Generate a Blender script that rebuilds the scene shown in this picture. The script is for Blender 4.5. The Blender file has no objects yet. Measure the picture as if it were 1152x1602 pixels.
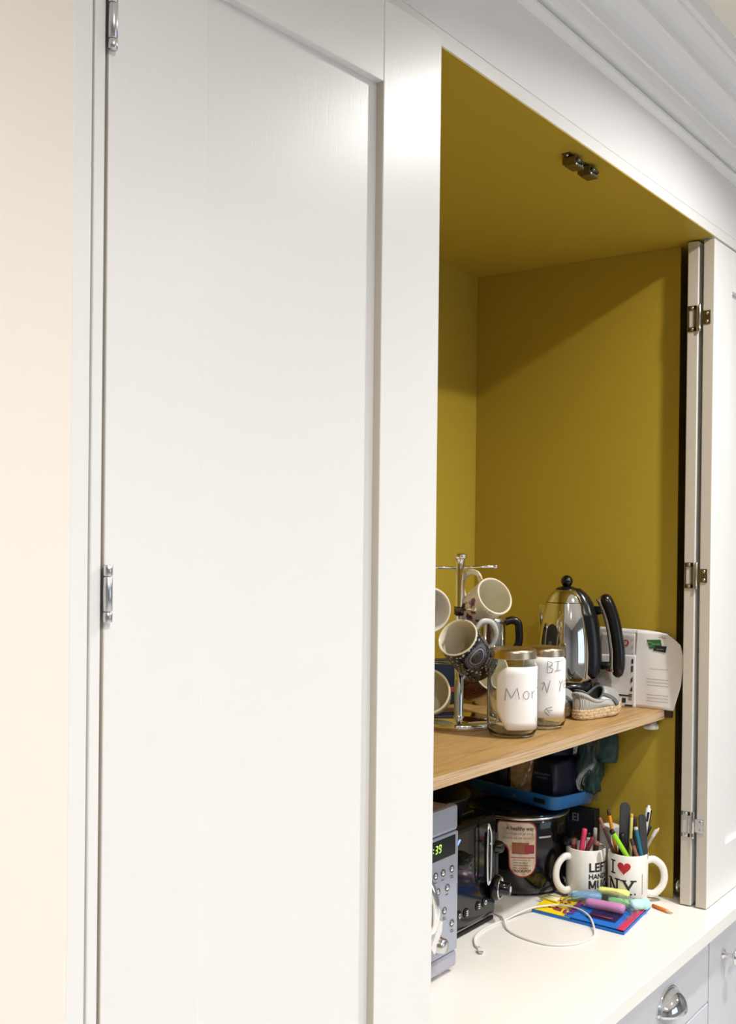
import bpy, bmesh, math, random
from mathutils import Vector, Matrix, noise
random.seed(7)
PI = math.pi
SC = bpy.context.scene
COL = SC.collection
# ---------------------------------------------------------------- camera
# world: x runs along the cupboard front, y into the cupboard, z up; worktop surface at z = 0, floor at z = -0.9
R_ = Vector((0.59310, -0.80506, 0.01100)); U_ = Vector((-0.00149, 0.01256, 0.99992)); F_ = Vector((0.80513, 0.59307, -0.00625))
cam_data = bpy.data.cameras.new('camera')
cam_data.sensor_fit = 'HORIZONTAL'; cam_data.sensor_width = 36.0; cam_data.lens = 52.947; cam_data.shift_y = 0.0477
cam_data.clip_start = 0.05; cam_data.clip_end = 50
cam = bpy.data.objects.new('camera', cam_data); COL.objects.link(cam)
Fv = F_.normalized(); Rv = (R_ - Fv*R_.dot(Fv)).normalized(); Uv = Rv.cross(Fv)
M = Matrix.Identity(4)
for i in range(3):
    M[i][0] = Rv[i]; M[i][1] = Uv[i]; M[i][2] = -Fv[i]
M.translation = Vector((-0.0795, -0.6786, 0.6811))
cam.matrix_world = M
SC.camera = cam
# ---------------------------------------------------------------- world, exposure
W = bpy.data.worlds.new('world'); SC.world = W; W.use_nodes = True
W.node_tree.nodes['Background'].inputs[0].default_value = (0.68, 0.84, 1.0, 1)
W.node_tree.nodes['Background'].inputs[1].default_value = 2.0
SC.view_settings.view_transform = 'Standard'
SC.view_settings.look = 'None'
SC.view_settings.gamma = 1.0
SC.view_settings.use_curve_mapping = False
SC.view_settings.exposure = 0.0
LAMP_WARM = (1.0, 0.985, 0.955)
LAMP_SPREAD = 150
LAMP_W = 16.0                      # watts of the ceiling downlights
DOWNLIGHTS = [(0.12, -1.00), (1.64, -0.57), (0.1, -1.75), (1.85, -1.60), (3.8, -2.0)]
CEIL = 1.536
FLOOR = -0.9
pl = bpy.data.lights.new('window_portal', 'AREA'); pl.shape = 'RECTANGLE'; pl.size = 1.9; pl.size_y = 1.3
pl.cycles.is_portal = True
po = bpy.data.objects.new('window_portal', pl); COL.objects.link(po)
po.location = (1.9, -3.38, 0.55); po.rotation_euler = (-PI/2, 0, 0)   # faces +y, into the room

# ---------------------------------------------------------------- materials
def srgb(r, g, b):
    f = lambda c: (c/255/12.92) if c/255 <= 0.04045 else ((c/255+0.055)/1.055)**2.4
    return (f(r), f(g), f(b), 1)
MATS = {}
def mat(name, col=(0.8, 0.8, 0.8, 1), rough=0.5, metal=0.0, spec=0.5, trans=0.0, ior=1.45, coat=0.0, emit=None, estr=0.0,
        var=0.0, vscale=20.0, bump=0.0, bscale=200.0, bstretch=(1, 1, 1), alpha=1.0, sheen=0.0):
    m = bpy.data.materials.new(name); m.use_nodes = True
    nt = m.node_tree; b = nt.nodes['Principled BSDF']
    b.inputs['Base Color'].default_value = col
    b.inputs['Roughness'].default_value = rough
    b.inputs['Metallic'].default_value = metal
    b.inputs['Specular IOR Level'].default_value = spec
    b.inputs['Transmission Weight'].default_value = trans
    b.inputs['IOR'].default_value = ior
    b.inputs['Coat Weight'].default_value = coat
    b.inputs['Sheen Weight'].default_value = sheen
    b.inputs['Alpha'].default_value = alpha
    if emit:
        b.inputs['Emission Color'].default_value = emit; b.inputs['Emission Strength'].default_value = estr
    tc = nt.nodes.new('ShaderNodeTexCoord')
    if var > 0:
        n = nt.nodes.new('ShaderNodeTexNoise'); n.inputs['Scale'].default_value = vscale; n.inputs['Detail'].default_value = 4
        nt.links.new(tc.outputs['Object'], n.inputs['Vector'])
        mx = nt.nodes.new('ShaderNodeMixRGB'); mx.blend_type = 'MIX'
        mx.inputs[1].default_value = [c*(1-var) for c in col[:3]]+[1]
        mx.inputs[2].default_value = [min(1, c*(1+var)) for c in col[:3]]+[1]
        nt.links.new(n.outputs['Fac'], mx.inputs[0]); nt.links.new(mx.outputs[0], b.inputs['Base Color'])
    if bump > 0:
        mp = nt.nodes.new('ShaderNodeMapping'); mp.inputs['Scale'].default_value = bstretch
        n = nt.nodes.new('ShaderNodeTexNoise'); n.inputs['Scale'].default_value = bscale; n.inputs['Detail'].default_value = 3
        bp = nt.nodes.new('ShaderNodeBump'); bp.inputs['Strength'].default_value = bump; bp.inputs['Distance'].default_value = 0.001
        nt.links.new(tc.outputs['Object'], mp.inputs['Vector']); nt.links.new(mp.outputs[0], n.inputs['Vector'])
        nt.links.new(n.outputs['Fac'], bp.inputs['Height']); nt.links.new(bp.outputs[0], b.inputs['Normal'])
    MATS[name] = m
    return m
def ramp_mat(name, build, rough=0.5, metal=0.0, spec=0.5, coat=0.0):
    """material whose base colour is the socket returned by build(nt, texcoord)"""
    m = mat(name, rough=rough, metal=metal, spec=spec, coat=coat)
    nt = m.node_tree; tc = nt.nodes['Texture Coordinate']
    nt.links.new(build(nt, tc), nt.nodes['Principled BSDF'].inputs['Base Color'])
    return m
def cramp(nt, fac, stops, interp='LINEAR'):
    r = nt.nodes.new('ShaderNodeValToRGB'); r.color_ramp.interpolation = interp
    e = r.color_ramp.elements
    e[0].position, e[0].color = stops[0]; e[1].position, e[1].color = stops[1]
    for p, c in stops[2:]:
        x = e.new(p); x.color = c
    nt.links.new(fac, r.inputs[0]); return r.outputs[0]
def mapping(nt, sock, scale=(1, 1, 1), loc=(0, 0, 0), rot=(0, 0, 0)):
    mp = nt.nodes.new('ShaderNodeMapping'); mp.inputs['Scale'].default_value = scale
    mp.inputs['Location'].default_value = loc; mp.inputs['Rotation'].default_value = rot
    nt.links.new(sock, mp.inputs['Vector']); return mp.outputs[0]

mat('paint', srgb(232, 230, 227), rough=0.30, bump=0.10, bscale=60, bstretch=(14, 14, 0.6))
mat('paint_rail', srgb(232, 230, 227), rough=0.32, bump=0.10, bscale=60, bstretch=(0.6, 14, 14))
mat('paint_fascia', srgb(232, 230, 229), rough=0.42, bump=0.06, bscale=50, bstretch=(0.6, 10, 10))
mat('paint_base', srgb(212, 212, 218), rough=0.35, bump=0.08, bscale=60, bstretch=(0.6, 14, 14))
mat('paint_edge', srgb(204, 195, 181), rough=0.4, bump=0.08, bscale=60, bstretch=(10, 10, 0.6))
mat('cream', srgb(238, 228, 217), rough=0.75, bump=0.05, bscale=300)
mat('ceiling_paint', srgb(245, 238, 227), rough=0.9)
mat('cornice_paint', srgb(241, 240, 240), rough=0.6)
mat('yellow', srgb(180, 153, 50), rough=0.42, var=0.03, vscale=3, bump=0.05, bscale=80, bstretch=(4, 4, 0.6))
mat('floor_tile', srgb(214, 211, 209), rough=0.5, var=0.1, vscale=3)
mat('grey_wall', srgb(150, 152, 156), rough=0.8)
mat('dark_gap', srgb(60, 55, 52), rough=0.8)
def _top(nt, tc):
    n = nt.nodes.new('ShaderNodeTexVoronoi'); n.inputs['Scale'].default_value = 240
    nt.links.new(tc.outputs['Object'], n.inputs['Vector'])
    return cramp(nt, n.outputs['Distance'], [(0.0, srgb(200, 196, 190)), (0.12, srgb(240, 236, 228)), (1.0, srgb(242, 238, 231))])
ramp_mat('quartz', _top, rough=0.3)
def _oak(nt, tc):
    v = mapping(nt, tc.outputs['Object'], (1.2, 26, 26))
    n = nt.nodes.new('ShaderNodeTexNoise'); n.inputs['Scale'].default_value = 4; n.inputs['Detail'].default_value = 6; n.inputs['Distortion'].default_value = 0.8
    nt.links.new(v, n.inputs['Vector'])
    v2 = mapping(nt, tc.outputs['Object'], (5, 150, 150))
    n2 = nt.nodes.new('ShaderNodeTexNoise'); n2.inputs['Scale'].default_value = 3; n2.inputs['Detail'].default_value = 3
    nt.links.new(v2, n2.inputs['Vector'])
    a = nt.nodes.new('ShaderNodeMath'); a.operation = 'MULTIPLY_ADD'; a.inputs[1].default_value = 0.35
    nt.links.new(n2.outputs['Fac'], a.inputs[0])
    s = nt.nodes.new('ShaderNodeMath'); s.operation = 'MULTIPLY'; s.inputs[1].default_value = 0.7
    nt.links.new(n.outputs['Fac'], s.inputs[0]); nt.links.new(s.outputs[0], a.inputs[2])
    return cramp(nt, a.outputs[0], [(0.30, srgb(118, 84, 46)), (0.45, srgb(166, 128, 76)), (0.58, srgb(184, 148, 94)), (0.72, srgb(140, 102, 58))])
ramp_mat('oak', _oak, rough=0.42)
def _oakedge(nt, tc):
    v = mapping(nt, tc.outputs['Object'], (1.5, 40, 120))
    n = nt.nodes.new('ShaderNodeTexNoise'); n.inputs['Scale'].default_value = 3; n.inputs['Detail'].default_value = 6; n.inputs['Distortion'].default_value = 0.6
    nt.links.new(v, n.inputs['Vector'])
    return cramp(nt, n.outputs['Fac'], [(0.3, srgb(150, 118, 84)), (0.5, srgb(188, 158, 122)), (0.62, srgb(200, 172, 138)), (0.75, srgb(140, 108, 76))])
ramp_mat('oak_edge', _oakedge, rough=0.55)
mat('dark_wood', srgb(70, 50, 34), rough=0.7)
mat('chrome', (0.82, 0.82, 0.83, 1), rough=0.07, metal=1.0)
mat('steel', (0.62, 0.61, 0.58, 1), rough=0.16, metal=1.0)
mat('polished', (0.68, 0.66, 0.63, 1), rough=0.05, metal=1.0)
mat('satin', (0.66, 0.66, 0.67, 1), rough=0.25, metal=1.0)
mat('bronze', (0.24, 0.21, 0.14, 1), rough=0.35, metal=1.0)
mat('brass_pale', (0.62, 0.58, 0.48, 1), rough=0.25, metal=1.0)
mat('iron', (0.12, 0.11, 0.10, 1), rough=0.35, metal=1.0)
mat('gold_lid', (0.62, 0.49, 0.34, 1), rough=0.28, metal=1.0)
mat('black', srgb(18, 18, 19), rough=0.22)
mat('black_gloss', srgb(9, 9, 10), rough=0.12, coat=0.2)
mat('black_matt', srgb(20, 20, 22), rough=0.55)
mat('charcoal', srgb(58, 58, 60), rough=0.7)
mat('silver_panel', srgb(176, 180, 196), rough=0.35, metal=0.55)
mat('silver_lower', srgb(176, 176, 190), rough=0.35, metal=0.4)
mat('ceramic', srgb(236, 232, 224), rough=0.12, coat=0.3)
mat('ceramic_cream', srgb(222, 214, 190), rough=0.15, coat=0.3)
mat('ceramic_grey', srgb(205, 203, 198), rough=0.2, coat=0.2)
mat('paper', srgb(240, 237, 235), rough=0.8, var=0.02, vscale=30)
mat('paper_grey', srgb(196, 190, 186), rough=0.8)
mat('paper_white', srgb(222, 218, 214), rough=0.75)
mat('ink', srgb(40, 40, 44), rough=0.8)
mat('pencil_ink', srgb(96, 94, 96), rough=0.8)
mat('red_ink', srgb(176, 40, 62), rough=0.7)
mat('logo_green', srgb(52, 108, 56), rough=0.6)
mat('glass', (0.95, 0.98, 0.96, 1), rough=0.0, trans=1.0, ior=1.3)
def film_mat(name):
    m = bpy.data.materials.new(name); m.use_nodes = True; nt = m.node_tree; nt.nodes.clear()
    out = nt.nodes.new('ShaderNodeOutputMaterial'); mx = nt.nodes.new('ShaderNodeMixShader'); tr_ = nt.nodes.new('ShaderNodeBsdfTransparent'); gl = nt.nodes.new('ShaderNodeBsdfGlossy')
    tr_.inputs[0].default_value = (0.95, 0.95, 0.96, 1); gl.inputs['Roughness'].default_value = 0.08
    fr_ = nt.nodes.new('ShaderNodeLayerWeight'); fr_.inputs['Blend'].default_value = 0.25
    sc_ = nt.nodes.new('ShaderNodeMath'); sc_.operation = 'MULTIPLY_ADD'; sc_.inputs[1].default_value = 0.55; sc_.inputs[2].default_value = 0.09
    nt.links.new(fr_.outputs['Facing'], sc_.inputs[0]); nt.links.new(sc_.outputs[0], mx.inputs[0]); nt.links.new(tr_.outputs[0], mx.inputs[1]); nt.links.new(gl.outputs[0], mx.inputs[2]); nt.links.new(mx.outputs[0], out.inputs[0])
    MATS[name] = m
film_mat('clear_plastic')
mat('clip_plastic', srgb(225, 222, 218), rough=0.4)
mat('rubber', srgb(30, 30, 30), rough=0.8)
mat('heart_red', srgb(190, 30, 42), rough=0.3)
mat('led_green', srgb(120, 200, 60), emit=(0.55, 1.0, 0.12, 1), estr=1.6)
mat('display', srgb(16, 20, 14), rough=0.12)
mat('blue_light', srgb(120, 150, 255), emit=(0.25, 0.4, 1.0, 1), estr=1.2)
mat('blue_tray', srgb(38, 104, 168), rough=0.42)
mat('cable', srgb(226, 224, 220), rough=0.45)
mat('card_yellow', srgb(246, 214, 24), rough=0.5)
mat('card_blue', srgb(24, 112, 206), rough=0.45)
mat('card_navy', srgb(26, 30, 84), rough=0.5)
mat('card_pink', srgb(206, 44, 92), rough=0.45)
mat('card_purple', srgb(128, 30, 120), rough=0.5)
mat('card_maroon', srgb(140, 40, 60), rough=0.5)
for nm, c in dict(pen_yellow=(238, 236, 140), pen_blue=(150, 204, 238), pen_pink=(232, 158, 212), pen_green=(140, 214, 140), pen_mint=(186, 236, 226),
                  pen_lime=(150, 214, 40), pen_orange=(232, 150, 40), pen_teal=(24, 110, 134), pen_hotpink=(206, 60, 96), pen_maroon=(112, 40, 40),
                  pen_white=(224, 224, 222), pen_brown=(70, 44, 38), pen_rose=(150, 96, 84), pencil_tan=(190, 160, 130), pencil_grey=(170, 160, 146),
                  pencil_orange=(226, 120, 36), pencil_wood=(222, 184, 140), pen_gold=(212, 170, 60), pen_black=(24, 23, 24), pen_lead=(50, 48, 48), pen_silver=(190, 188, 184)).items():
    mat(nm, srgb(*c), rough=0.35)
mat('nail_file', srgb(66, 64, 66), rough=0.85)
mat('canvas_grey', srgb(150, 150, 146), rough=0.9)
mat('shoe_dark', srgb(92, 94, 98), rough=0.85)
mat('shoe_inside', srgb(70, 72, 72), rough=0.95)
mat('elastic', srgb(226, 224, 216), rough=0.9)
mat('navy_bag', srgb(14, 18, 40), rough=0.35)
mat('black_bag', srgb(14, 14, 17), rough=0.35)
mat('green_bag', srgb(24, 58, 56), rough=0.45)
mat('bag_film', srgb(150, 130, 100), rough=0.25, var=0.2, vscale=40)
mat('bread', srgb(206, 172, 120), rough=0.9, var=0.45, vscale=90, bump=1.0, bscale=110)
mat('bread_crust', srgb(120, 78, 44), rough=0.85, var=0.2, vscale=40)
mat('packet_green', srgb(96, 132, 40), rough=0.5)
mat('packet_navy', srgb(22, 30, 46), rough=0.4)
mat('packet_red', srgb(150, 58, 36), rough=0.5)
mat('grey_text', srgb(140, 140, 150), rough=0.8)
mat('carton_dark', srgb(34, 36, 46), rough=0.5)
mat('chalk', srgb(235, 233, 228), rough=0.7)

def _stripes(nt, tc):
    w = nt.nodes.new('ShaderNodeTexWave'); w.wave_type = 'BANDS'; w.bands_direction = 'X'; w.inputs['Scale'].default_value = 140
    w.inputs['Distortion'].default_value = 0.4
    nt.links.new(tc.outputs['Object'], w.inputs['Vector'])
    return cramp(nt, w.outputs['Fac'], [(0.25, srgb(128, 128, 124)), (0.6, srgb(196, 194, 184))])
ramp_mat('shoe_stripe', _stripes, rough=0.9)
def _rope(nt, tc):
    v = mapping(nt, tc.outputs['Object'], (1, 1, 1), rot=(0, 0.5, 0))
    n = nt.nodes.new('ShaderNodeTexNoise'); n.inputs['Scale'].default_value = 220; n.inputs['Detail'].default_value = 3
    nt.links.new(mapping(nt, tc.outputs['Object'], (1, 1, 3)), n.inputs['Vector'])
    return cramp(nt, n.outputs['Fac'], [(0.35, srgb(150, 122, 88)), (0.6, srgb(214, 188, 150))])
ramp_mat('rope', _rope, rough=0.95)
def _floral(nt, tc):
    n = nt.nodes.new('ShaderNodeTexVoronoi'); n.inputs['Scale'].default_value = 42; n.inputs['Randomness'].default_value = 1.0
    nt.links.new(tc.outputs['Object'], n.inputs['Vector'])
    big = nt.nodes.new('ShaderNodeTexNoise'); big.inputs['Scale'].default_value = 55; big.inputs['Detail'].default_value = 2
    nt.links.new(tc.outputs['Object'], big.inputs['Vector'])
    a = nt.nodes.new('ShaderNodeMath'); a.operation = 'MULTIPLY_ADD'; a.inputs[1].default_value = 0.5
    nt.links.new(n.outputs['Distance'], a.inputs[0]); nt.links.new(big.outputs['Fac'], a.inputs[2])
    cream = srgb(226, 214, 190)
    return cramp(nt, a.outputs[0], [(0.0, srgb(60, 30, 62)), (0.55, srgb(74, 30, 58)), (0.60, srgb(150, 70, 84)), (0.64, srgb(196, 168, 110)), (0.68, cream), (1.0, cream)])
ramp_mat('floral', _floral, rough=0.2, coat=0.3)
def _medal(nt, tc):
    # repeated medallions around the mug: concentric pale rings on navy (object space: z is the mug axis)
    sp = nt.nodes.new('ShaderNodeSeparateXYZ'); nt.links.new(tc.outputs['Object'], sp.inputs[0])
    an = nt.nodes.new('ShaderNodeMath'); an.operation = 'ARCTAN2'
    nt.links.new(sp.outputs['Y'], an.inputs[0]); nt.links.new(sp.outputs['X'], an.inputs[1])
    def mth(op, a, b=None, c=None):
        m = nt.nodes.new('ShaderNodeMath'); m.operation = op
        for k, v in enumerate((a, b, c)):
            if v is None: continue
            if isinstance(v, (int, float)): m.inputs[k].default_value = v
            else: nt.links.new(v, m.inputs[k])
        return m.outputs[0]
    u = mth('MULTIPLY', an.outputs[0], 0.0355)
    u = mth('ADD', u, 0.2379)
    u = mth('MODULO', u, 0.07435); u = mth('SUBTRACT', u, 0.03717)
    v = mth('ADD', sp.outputs['Z'], 0.032)
    d = mth('SQRT', mth('ADD', mth('MULTIPLY', u, u), mth('MULTIPLY', v, v)))
    th = mth('ARCTAN2', v, u)
    spoke = mth('MULTIPLY', mth('ABSOLUTE', mth('SINE', mth('MULTIPLY', th, 16.0))), 0.0045)
    rings = cramp(nt, mth('MULTIPLY', d, 20.0), [(0.0, srgb(22, 24, 44)), (0.14, srgb(22, 24, 44)), (0.16, srgb(70, 72, 90)), (0.22, srgb(24, 26, 44)), (0.26, srgb(150, 150, 160)),
                                               (0.33, srgb(22, 22, 36)), (0.36, srgb(120, 120, 132)), (0.40, srgb(20, 20, 34))], 'CONSTANT')
    dd = mth('ADD', d, spoke)
    outer = cramp(nt, mth('MULTIPLY', dd, 20.0), [(0.0, (0, 0, 0, 1)), (0.45, (1, 1, 1, 1)), (0.53, (0, 0, 0, 1))], 'CONSTANT')
    vo = nt.nodes.new('ShaderNodeTexVoronoi'); vo.inputs['Scale'].default_value = 150
    nt.links.new(tc.outputs['Object'], vo.inputs['Vector'])
    far = cramp(nt, mth('MULTIPLY', d, 20.0), [(0.0, (0, 0, 0, 1)), (0.56, (1, 1, 1, 1))], 'CONSTANT')
    dots = cramp(nt, vo.outputs['Distance'], [(0.0, srgb(200, 200, 205)), (0.28, srgb(200, 200, 205)), (0.36, srgb(20, 20, 32))])
    m1 = nt.nodes.new('ShaderNodeMixRGB'); nt.links.new(far, m1.inputs[0]); nt.links.new(rings, m1.inputs[1]); nt.links.new(dots, m1.inputs[2])
    m2 = nt.nodes.new('ShaderNodeMixRGB'); nt.links.new(outer, m2.inputs[0]); nt.links.new(m1.outputs[0], m2.inputs[1]); m2.inputs[2].default_value = srgb(110, 112, 130)
    return m2.outputs[0]
ramp_mat('medallion', _medal, rough=0.15, coat=0.4)
def _redstroke(nt, tc):
    sp = nt.nodes.new('ShaderNodeSeparateXYZ'); nt.links.new(tc.outputs['Object'], sp.inputs[0])
    an = nt.nodes.new('ShaderNodeMath'); an.operation = 'ARCTAN2'
    nt.links.new(sp.outputs['Y'], an.inputs[0]); nt.links.new(sp.outputs['X'], an.inputs[1])
    cb = nt.nodes.new('ShaderNodeCombineXYZ'); nt.links.new(an.outputs[0], cb.inputs[0]); nt.links.new(sp.outputs['Z'], cb.inputs[1])
    n = nt.nodes.new('ShaderNodeTexNoise'); n.inputs['Scale'].default_value = 3; n.inputs['Detail'].default_value = 2
    nt.links.new(mapping(nt, cb.outputs[0], (5, 14, 1)), n.inputs['Vector'])
    return cramp(nt, n.outputs['Fac'], [(0.40, srgb(20, 24, 36)), (0.45, srgb(110, 40, 36)), (0.54, srgb(120, 52, 46)), (0.58, srgb(22, 24, 34))])
ramp_mat('red_stroke', _redstroke, rough=0.2, coat=0.3)
def _sticker(nt, tc):
    n = nt.nodes.new('ShaderNodeTexNoise'); n.inputs['Scale'].default_value = 60; n.inputs['Detail'].default_value = 3
    nt.links.new(tc.outputs['Object'], n.inputs['Vector'])
    return cramp(nt, n.outputs['Fac'], [(0.3, srgb(186, 150, 124)), (0.5, srgb(214, 192, 166)), (0.7, srgb(222, 206, 184))])
ramp_mat('sticker', _sticker, rough=0.5)
mat('sticker_red', srgb(156, 50, 56), rough=0.5)
mat('sticker_photo', srgb(150, 90, 60), rough=0.6, var=0.5, vscale=120)
mat('sticker_ink', srgb(90, 56, 44), rough=0.7)

# ---------------------------------------------------------------- object helpers
def link(name, me, mats, parent=None, loc=None, rot=None, mtx=None):
    o = bpy.data.objects.new(name, me); COL.objects.link(o)
    for m in ([mats] if isinstance(mats, str) else (mats or [])):
        me.materials.append(MATS[m])
    if parent: o.parent = parent
    if mtx is not None: o.matrix_local = mtx
    else:
        if loc: o.location = loc
        if rot: o.rotation_euler = rot
    return o
def tag(o, label=None, cat=None, group=None, kind=None):
    if label: o['label'] = label
    if cat: o['category'] = cat
    if group: o['group'] = group
    if kind: o['kind'] = kind
    return o
def thing(name, label, cat, loc=(0, 0, 0), rotz=0.0, group=None, mtx=None):
    o = bpy.data.objects.new(name, None); COL.objects.link(o); o.empty_display_size = 0.03
    if mtx is not None: o.matrix_world = mtx
    else:
        o.location = loc; o.rotation_euler = (0, 0, rotz)
    return tag(o, label, cat, group)
class MB:
    """collects shapes into one mesh"""
    def __init__(s): s.bm = bmesh.new()
    def _xf(s, vs, m):
        if m is not None: bmesh.ops.transform(s.bm, matrix=m, verts=vs)
    def box(s, a, b, bev=0.0, m=None, mi=0, seg=2):
        r = bmesh.ops.create_cube(s.bm, size=1.0); vs = r['verts']
        c = [(a[i]+b[i])/2 for i in range(3)]; d = [abs(b[i]-a[i]) for i in range(3)]
        for v in vs: v.co = Vector((c[0]+v.co.x*d[0], c[1]+v.co.y*d[1], c[2]+v.co.z*d[2]))
        fs = set(f for v in vs for f in v.link_faces)
        if bev > 0:
            es = list(set(e for v in vs for e in v.link_edges))
            r2 = bmesh.ops.bevel(s.bm, geom=es, offset=min(bev, min(d)*0.49), segments=seg, profile=0.5, affect='EDGES')
            vs = list(set(v for f in r2['faces'] for v in f.verts) | set(v for v in vs if v.is_valid))
            fs = set(f for v in vs for f in v.link_faces)
        for f in fs: f.material_index = mi
        s._xf(vs, m); return s
    def lathe(s, prof, n=32, m=None, mi=None, closed=False, arc=2*PI, squash=1.0):
        """prof: list of (r, z); mi: material index per segment"""
        rings = []; full = abs(arc-2*PI) < 1e-6
        cnt = n if full else n+1
        for r, z in prof:
            if r < 1e-7: rings.append([s.bm.verts.new((0, 0, z))])
            else: rings.append([s.bm.verts.new((r*math.cos(arc*k/n), squash*r*math.sin(arc*k/n), z)) for k in range(cnt)])
        if closed: rings.append(rings[0])
        new = [v for R in rings for v in R]
        for j in range(len(rings)-1):
            A, B = rings[j], rings[j+1]
            for k in range(n):
                k2 = (k+1) % cnt if full else k+1
                try:
                    if len(A) == 1 and len(B) == 1: continue
                    if len(A) == 1: f = s.bm.faces.new((A[0], B[k2], B[k]))
                    elif len(B) == 1: f = s.bm.faces.new((A[k], A[k2], B[0]))
                    else: f = s.bm.faces.new((A[k], A[k2], B[k2], B[k]))
                    f.smooth = True
                    if mi: f.material_index = mi[j]
                except ValueError: pass
        s._xf(list(set(new)), m); return s
    def tube(s, pts, rad, n=10, m=None, cap=True, closed=False, flat=1.0):
        pts = [Vector(p) for p in pts]; N = len(pts)
        rads = rad if isinstance(rad, (list, tuple)) else [rad]*N
        T = []
        for i in range(N):
            a = pts[(i-1) % N] if (closed or i > 0) else pts[i]; b = pts[(i+1) % N] if (closed or i < N-1) else pts[i]
            T.append((b-a).normalized())
        t = T[0]; up = Vector((0, 0, 1)) if abs(t.z) < 0.9 else Vector((1, 0, 0))
        nn = t.cross(up).normalized(); rings = []
        for i in range(N):
            nn = (nn - T[i]*nn.dot(T[i])).normalized(); bb = T[i].cross(nn)
            rings.append([s.bm.verts.new(pts[i]+(nn*math.cos(2*PI*k/n)+bb*flat*math.sin(2*PI*k/n))*rads[i]) for k in range(n)])
        rr = rings+[rings[0]] if closed else rings
        for j in range(len(rr)-1):
            for k in range(n):
                f = s.bm.faces.new((rr[j][k], rr[j][(k+1) % n], rr[j+1][(k+1) % n], rr[j+1][k])); f.smooth = True
        if cap and not closed:
            s.bm.faces.new(list(reversed(rings[0]))); s.bm.faces.new(rings[-1])
        s._xf([v for r in rings for v in r], m); return s
    def prism(s, poly, h0, h1, m=None, mi=0):
        """poly in xy, extruded z h0..h1"""
        a = [s.bm.verts.new((x, y, h0)) for x, y in poly]; b = [s.bm.verts.new((x, y, h1)) for x, y in poly]
        n = len(poly); fs = [s.bm.faces.new(list(reversed(a))), s.bm.faces.new(b)]
        for k in range(n): fs.append(s.bm.faces.new((a[k], a[(k+1) % n], b[(k+1) % n], b[k])))
        for f in fs: f.material_index = mi
        s._xf(a+b, m); return s
    def ball(s, c, r, m=None, u=16, v=10, sc=(1, 1, 1)):
        q = bmesh.ops.create_uvsphere(s.bm, u_segments=u, v_segments=v, radius=r); vs = q['verts']
        for w in vs: w.co = Vector((c[0]+w.co.x*sc[0], c[1]+w.co.y*sc[1], c[2]+w.co.z*sc[2]))
        for f in set(f for w in vs for f in w.link_faces): f.smooth = True
        s._xf(vs, m); return s
    def grid(s, fn, nu, nv, smooth=True, wrap=False, mi=0):
        V = [[s.bm.verts.new(fn(i/nu, j/nv)) for j in range(nv+1)] for i in range(nu if wrap else nu+1)]
        L = len(V)
        for i in range(nu):
            for j in range(nv):
                f = s.bm.faces.new((V[i][j], V[(i+1) % L][j], V[(i+1) % L][j+1], V[i][j+1])); f.smooth = smooth; f.material_index = mi
        return s
    def build(s, name, mats, parent=None, loc=None, rot=None, mtx=None, recalc=True, sharp=None):
        if recalc: bmesh.ops.recalc_face_normals(s.bm, faces=s.bm.faces)
        me = bpy.data.meshes.new(name); s.bm.to_mesh(me); s.bm.free()
        if sharp:
            try: me.set_sharp_from_angle(angle=sharp)
            except Exception: pass
        return link(name, me, mats, parent, loc, rot, mtx)
def solid(o, t, off=0.0):
    md = o.modifiers.new('thickness', 'SOLIDIFY'); md.thickness = t; md.offset = off; return o
def frame(o, zd, xd):
    """matrix with local z along zd and local x as near xd as possible"""
    z = Vector(zd).normalized(); x = Vector(xd); x = (x - z*x.dot(z)).normalized(); y = z.cross(x)
    m = Matrix.Identity(4)
    for i in range(3): m[i][0] = x[i]; m[i][1] = y[i]; m[i][2] = z[i]
    m.translation = Vector(o); return m
def arcpts(c, r, a0, a1, n, ax=0, ay=2):
    out = []
    for k in range(n+1):
        a = a0+(a1-a0)*k/n; p = list(c); p[ax] += r*math.cos(a); p[ay] += r*math.sin(a); out.append(tuple(p))
    return out
def spline(pts, n=8, closed=False):
    P = [Vector(p) for p in pts]; N = len(P); out = []
    segs = N if closed else N-1
    for i in range(segs):
        g = (lambda k: P[k % N]) if closed else (lambda k: P[max(0, min(N-1, k))])
        p0, p1, p2, p3 = g(i-1), g(i), g(i+1), g(i+2)
        for k in range(n):
            t = k/n
            out.append(0.5*((2*p1)+(-p0+p2)*t+(2*p0-5*p1+4*p2-p3)*t*t+(-p0+3*p1-3*p2+p3)*t*t*t))
    if not closed: out.append(P[-1])
    return out
def text_mesh(txt, size, fn, bold=0.0, depth=0.0004, align='LEFT', spacing=1.0, cut=0.004, xs=1.0):
    """built-in font text bent onto a surface: fn(u, v, d) -> point, d = height over the surface"""
    cu = bpy.data.curves.new('t', 'FONT'); cu.body = txt; cu.size = size; cu.offset = bold; cu.align_x = align
    cu.space_character = spacing; cu.resolution_u = 3; cu.fill_mode = 'FRONT'
    o = bpy.data.objects.new('t', cu); COL.objects.link(o)
    dg = bpy.context.evaluated_depsgraph_get(); me = bpy.data.meshes.new_from_object(o.evaluated_get(dg))
    bpy.data.objects.remove(o); bpy.data.curves.remove(cu)
    bm = bmesh.new(); bm.from_mesh(me); bpy.data.meshes.remove(me)
    if cut and bm.verts:
        x0 = min(v.co.x for v in bm.verts); x1 = max(v.co.x for v in bm.verts); x = x0+cut
        while x < x1:
            bmesh.ops.bisect_plane(bm, geom=bm.verts[:]+bm.edges[:]+bm.faces[:], plane_co=(x, 0, 0), plane_no=(1, 0, 0)); x += cut
    for v in bm.verts: v.co = Vector(fn(v.co.x*xs, v.co.y, depth))
    return bm
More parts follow.
